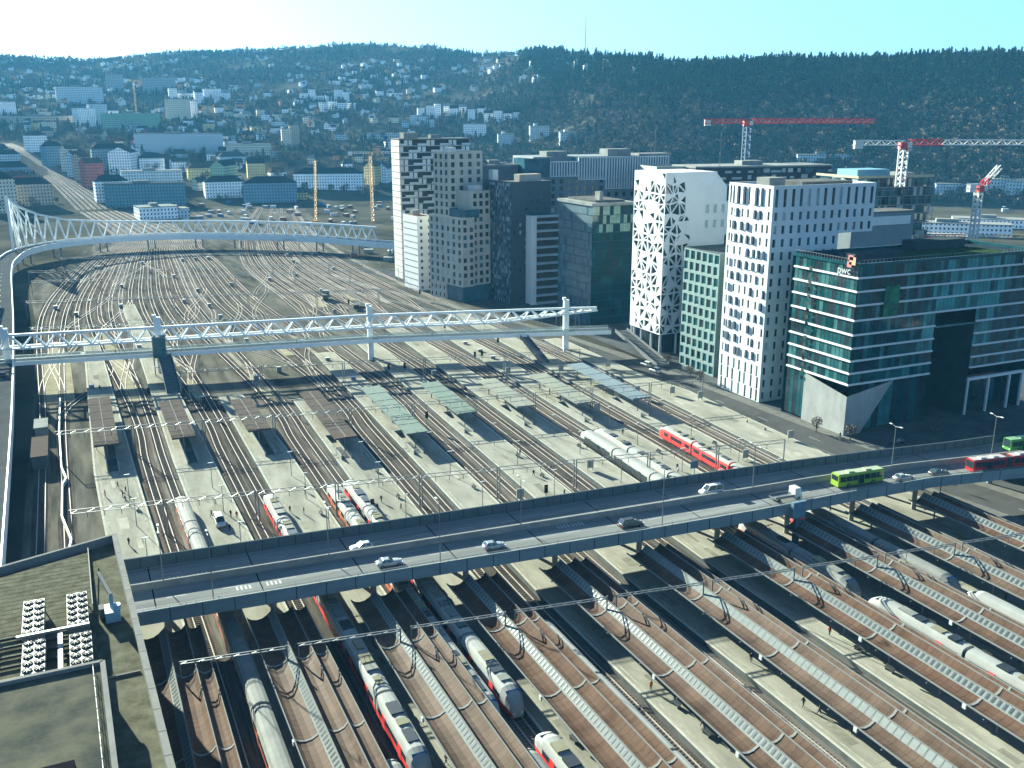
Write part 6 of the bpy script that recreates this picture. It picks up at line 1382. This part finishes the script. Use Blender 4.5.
# ---------------------------------------------------------------- small houses scattered over the hillsides
protos = []
for wk, rk in (('white','dark'),('white','slate'),('white','brown'),('cream','dark'),('pale','slate'),('cream','red'),('orange','brown')):
    for W, D, H in ((10,8,6),(15,9,7.5)):
        m = MB(); m.box(-W/2,W/2,-D/2,D/2,-3,H); g = MB(); h = 3.4; o = .5
        g.add([(-W/2-o,-D/2-o,H-.2),(W/2+o,-D/2-o,H-.2),(W/2+o,D/2+o,H-.2),(-W/2-o,D/2+o,H-.2),(-W/2-o,0,H+h),(W/2+o,0,H+h)], [(0,1,5,4),(2,3,4,5),(3,2,1,0)],0); g.add([(-W/2,-D/2,H-.2),(-W/2,D/2,H-.2),(-W/2,0,H+h-.3),(W/2,-D/2,H-.2),(W/2,D/2,H-.2),(W/2,0,H+h-.3)], [(0,1,2),(3,4,5)],1)
        protos.append((wk, rk, W, m.mesh('wall', wm(wk)), g.mesh('roof', [RM[rk], wm(wk)])))
AREAS = [(0,130,62,100,70),(0,300,88,135,75),(130,300,58,88,40),(300,420,62,100,50),(230,420,98,140,45),(480,560,62,84,28),(400,480,60,96,22),(560,640,60,74,6)]
HOUSES = []
rr = random.Random(11); seen = {}
for x0,x1,y0,y1,n in AREAS:
    for k in range(n):
        g = on_ground(rr.uniform(x0,x1), rr.uniform(y0,y1))
        if not g: continue
        wk, rk, W, wme, rme = rr.choice(protos[:8] if rr.random() < .7 else protos); seen.setdefault((wk,rk,W),0)
        r = thing('hillside_house', '%s %s house with a %s roof among trees on the distant hillside' % ('small' if W == 10 else 'long', wk, rk), 'house', g, rr.uniform(0,3.14), 'houses scattered over the hillsides')
        link('wall', wme, r); link('roof', rme, r); HOUSES.append((g[0],g[1]))
# ---------------------------------------------------------------- woods (one mass) and single trees
def tuft(rnd, mats, n, rx, rz, z0, size, cone=False, trunk=True):
    m = MB()
    if trunk: m.tube((0,0,-1.5),(0,0,z0+rz*.8),.28,.1,5,1)
    for k in range(n):
        if cone:
            z = rnd.random()**.8; rad = rx*(1-z)*(.55+.5*rnd.random()); a = rnd.random()*6.283; c = Vector((rad*cos(a), rad*sin(a), z0+z*rz))
        else:
            while True:
                v = Vector((rnd.uniform(-1,1),rnd.uniform(-1,1),rnd.uniform(-1,1)))
                if .25 < v.length < 1: break
            c = Vector((v.x*rx, v.y*rx, z0+rz*.5+v.z*rz*.5))
        d1 = Vector((rnd.gauss(0,1),rnd.gauss(0,1),rnd.gauss(0,.8))).normalized(); d2 = d1.cross(Vector((rnd.gauss(0,1),rnd.gauss(0,1),rnd.gauss(0,1)))).normalized(); s = size*rnd.uniform(.6,1.3)
        m.add([c-d1*s-d2*s*.5, c+d1*s-d2*s*.4, c+d1*s*.7+d2*s*.6, c-d1*s*.6+d2*s*.5], [(0,1,2,3)], 0)
    return m.mesh('tree_shape', mats)
bark = mat('bark',(.07,.06,.05),.9,.1,0,.2,.8); fol = {'conifer':mat('needle_green',(.026,.048,.028),.9,.1,0,.4,.03,col2=(.055,.08,.038)),'bare':mat('bare_twigs',(.10,.085,.066),.95,.1,0,.35,.03,col2=(.17,.145,.11)),'mixed':mat('dull_olive',(.05,.06,.04),.95,.1,0,.35,.05,col2=(.085,.085,.06))}
rnd = random.Random(3); PC = bpy.data.collections.new('tree_shapes'); shapes = []
for kind, cone, rx, rz, z0, sz, n in (('conifer',True,3.2,13,1.5,1.1,64),('conifer',True,2.6,10,1.5,1.0,56),('conifer',True,3.6,15,2,1.2,70),('bare',False,4.0,8,3,.95,60),('bare',False,3.4,9,3,.9,56),('bare',False,4.6,9,3,1.0,66),('mixed',False,3.8,8,2.5,1.0,64),('mixed',False,3.2,7,2,.95,56)):
    me = tuft(rnd, [fol[kind], bark], n, rx, rz, z0, sz, cone); o = bpy.data.objects.new('shape_%02d' % len(shapes), me); PC.objects.link(o); shapes.append(kind)
idx = {k: [i for i, s in enumerate(shapes) if s == k] for k in fol}
MAINP = [(q[0], q[1]) for q in spline([(p[0], p[1]) for p in mainline], 25)]
pts, ids, scl = [], [], []; rr = random.Random(21)
def try_tree(c, r, dens):
    d = ray(c, 200); h = hypot(d[0], d[1]); x, y = d[0]/h*r, d[1]/h*r; r0, r1 = lerp(R0T, c), lerp(R1T, c); t = (r-r0)/(r1-r0)
    nz = sin(x*.013+2)*sin(y*.011)+.6*sin(x*.031)*cos(y*.027+1)
    right = c > 520 + 60*(1-t)
    p = 1.0 if right else .62+.5*nz
    if not right and t < .16: p *= .3
    if not right and any(hypot(x-a, y-b) < 30 for a, b in MAINP): return
    if right and nz < -.95: p = .25
    if rr.random() > p*dens: return
    for hx, hy in (HOUSES if not right else ()):
        if abs(hx-x) < 12 and -24 < y-hy < 9: return
    con = (.12+.85*max(0,min(1,(t-.45)/.35)) if right else .25+.25*nz); k = rr.random()
    kind = 'conifer' if k < con else ('bare' if k < con+(1-con)*(.75 if right else .6) else 'mixed')
    pts.append((x, y, hill(x, y)-.4)); ids.append(rr.choice(idx[kind])); scl.append(rr.choice((rr.uniform(.6,1.0),rr.uniform(.75,1.2)))*(1.0 if right else .9))
for k in range(15500): c = rr.uniform(520, 1110); r0, r1 = lerp(R0T, c), lerp(R1T, c); try_tree(c, r0-10+(r1*1.06-r0)*rr.random(), 1)
for k in range(30000): c = rr.uniform(-60, 560); r0, r1 = lerp(R0T, c), lerp(R1T, c); try_tree(c, sqrt(rr.uniform((r0+20)**2, (r1*1.03)**2)), 1)
me = bpy.data.meshes.new('woodland'); me.from_pydata(pts, [], [])
at_ = me.attributes.new('kind_index','INT','POINT'); at_.data.foreach_set('value', ids); at_ = me.attributes.new('size','FLOAT','POINT'); at_.data.foreach_set('value', scl)
wo = link('woodland', me); tag(wo, 'dense bare and evergreen woodland covering the hills behind the city', 'woodland', None, 'stuff')
ng = bpy.data.node_groups.new('scatter','GeometryNodeTree'); ng.interface.new_socket('Geometry', in_out='INPUT', socket_type='NodeSocketGeometry'); ng.interface.new_socket('Geometry', in_out='OUTPUT', socket_type='NodeSocketGeometry')
gi = ng.nodes.new('NodeGroupInput'); go = ng.nodes.new('NodeGroupOutput'); mp = ng.nodes.new('GeometryNodeMeshToPoints'); ip = ng.nodes.new('GeometryNodeInstanceOnPoints'); ci = ng.nodes.new('GeometryNodeCollectionInfo'); na = ng.nodes.new('GeometryNodeInputNamedAttribute'); nb = ng.nodes.new('GeometryNodeInputNamedAttribute'); rv = ng.nodes.new('FunctionNodeRandomValue'); cx = ng.nodes.new('ShaderNodeCombineXYZ')
ci.inputs['Collection'].default_value = PC; ci.inputs['Separate Children'].default_value = True; ci.inputs['Reset Children'].default_value = True
na.data_type = 'INT'; na.inputs['Name'].default_value = 'kind_index'; nb.data_type = 'FLOAT'; nb.inputs['Name'].default_value = 'size'; rv.data_type = 'FLOAT'; rv.inputs[3].default_value = 6.283
L = ng.links; L.new(gi.outputs[0], mp.inputs[0]); L.new(mp.outputs[0], ip.inputs['Points']); L.new(ci.outputs[0], ip.inputs['Instance']); ip.inputs['Pick Instance'].default_value = True
L.new(na.outputs[0], ip.inputs['Instance Index']); L.new(rv.outputs[1], cx.inputs[2]); L.new(cx.outputs[0], ip.inputs['Rotation']); L.new(nb.outputs[0], ip.inputs['Scale']); L.new(ip.outputs[0], go.inputs[0])
wo.modifiers.new('scatter','NODES').node_group = ng
# single bare trees in the city and along the street
def limbs(rnd, h):
    m = MB(); m.tube((0,0,-.5),(0,0,h*.45),.3,.2,7)
    for k in range(7):
        a = k*.9+rnd.random(); q = (cos(a)*h*.22*rnd.uniform(.6,1.2), sin(a)*h*.22*rnd.uniform(.6,1.2), h*rnd.uniform(.68,.95)); m.tube((0,0,h*(.25+.03*k)), q, .12, .04, 5)
        for j in range(3): m.tube(tuple(c*.7+(h*.1 if i == 2 else 0) for i, c in enumerate(q)), (q[0]+rnd.uniform(-1.6,1.6), q[1]+rnd.uniform(-1.6,1.6), q[2]+rnd.uniform(.2,1.6)), .05, .02, 4)
    return m.mesh('trunk', bark)
TP = []
for k in range(4):
    h = (11,13,9,12)[k]; c = tuft(rnd, [fol['bare' if k < 3 else 'mixed'], bark], 260, h*.36, h*.72, h*.3, .42, False, False); TP.append((limbs(rnd, h), c))
def tree(x, y, z, k, s, label, group):
    r = thing('bare_tree', label, 'tree', (x,y,z), R.uniform(0,6.28), group); a = link('trunk', TP[k][0], r); b = link('crown', TP[k][1], r); r.scale = (s,s,s); return r
for x0,x1,y0,y1,n,lb in ((190,290,140,182,44,'bare brown tree in the belt behind the white villa and the yellow house'),(268,400,118,160,46,'bare brown tree in the grove below the middle hillside'),(290,372,178,204,16,'bare tree in the hedge-like row along the rear yard before the black-roofed building'),(100,190,138,178,20,'bare tree between the old buildings in the left middle distance'),(0,40,185,215,12,'bare tree beside the main line in the left distance'),(0,130,112,140,22,'bare tree in the far left city'),(395,480,120,134,8,'bare tree behind the towers below the terraces'),(915,975,192,208,12,'bare tree in the scrub behind the cranes on the right')):
    for k in range(n):
        g = on_ground(rr.uniform(x0,x1), rr.uniform(y0,y1))
        if g: tree(g[0],g[1],g[2], rr.randrange(4), rr.uniform(.8,1.35), lb, 'bare trees in the city')
for k, (px, py, lb) in enumerate(((667,366,'small bare street tree left of the slim green tower'),(690,378,'small bare street tree in front of the slim green tower'),(700,383,'small bare street tree right of the slim green tower'),(816,432,'small bare street tree before the concrete base of the glass block'),(850,440,'thin bare tree at the corner of the concrete base'),(935,436,'thin bare tree before the portal'),(640,352,'small bare street tree under the lattice tower'))):
    g = U(px, py, .1); tree(g[0],g[1],.1,2,.5,lb,'street trees by the towers')
# yard clutter beyond the curved bridge
bxm = [mat('container_'+k, c, .6, .3, 0, .1, .5) for k, c in (('blue',(.04,.12,.3)),('grey',(.25,.27,.28)),('rust',(.25,.09,.05)),('white',(.55,.56,.55)),('green',(.06,.16,.1)))]
for k in range(70):
    c = rr.choice((0,1,2,3,3,1)); px, py = (rr.uniform(185,395), rr.uniform(204,226)) if k < 22 or k >= 40 else (rr.uniform(335,400), rr.uniform(244,262)) if k < 30 else (rr.uniform(880,1024), rr.uniform(206,246)); g = on_ground(px, py) or (*U(px,py),0)
    o = thing('shipping_container', '%s container or site hut standing in a %s yard' % (('blue','grey','rust-red','white','green')[c], 'construction' if 30 <= k < 40 else 'railway'), 'container', g, rr.uniform(0,3), 'containers in the yards'); MB().box(-3,3,-1.2,1.2,0,2.6).build('body', bxm[c], o, True); MB().box(-3.05,3.05,-1.25,1.25,2.6,2.7).build('lid', bxm[3], o, True)
for k, (x0,x1,yb,yt) in enumerate(((905,1000,236,226),(960,1024,228,221),(880,960,247,238))): house('site_building', 'long pale site building, %s of three behind the banded block' % ('nearest the low crane','far right','closest to the unfinished block')[k], 'site building', x0,x1,yb,yt,20,'white','pale','flat',.1)
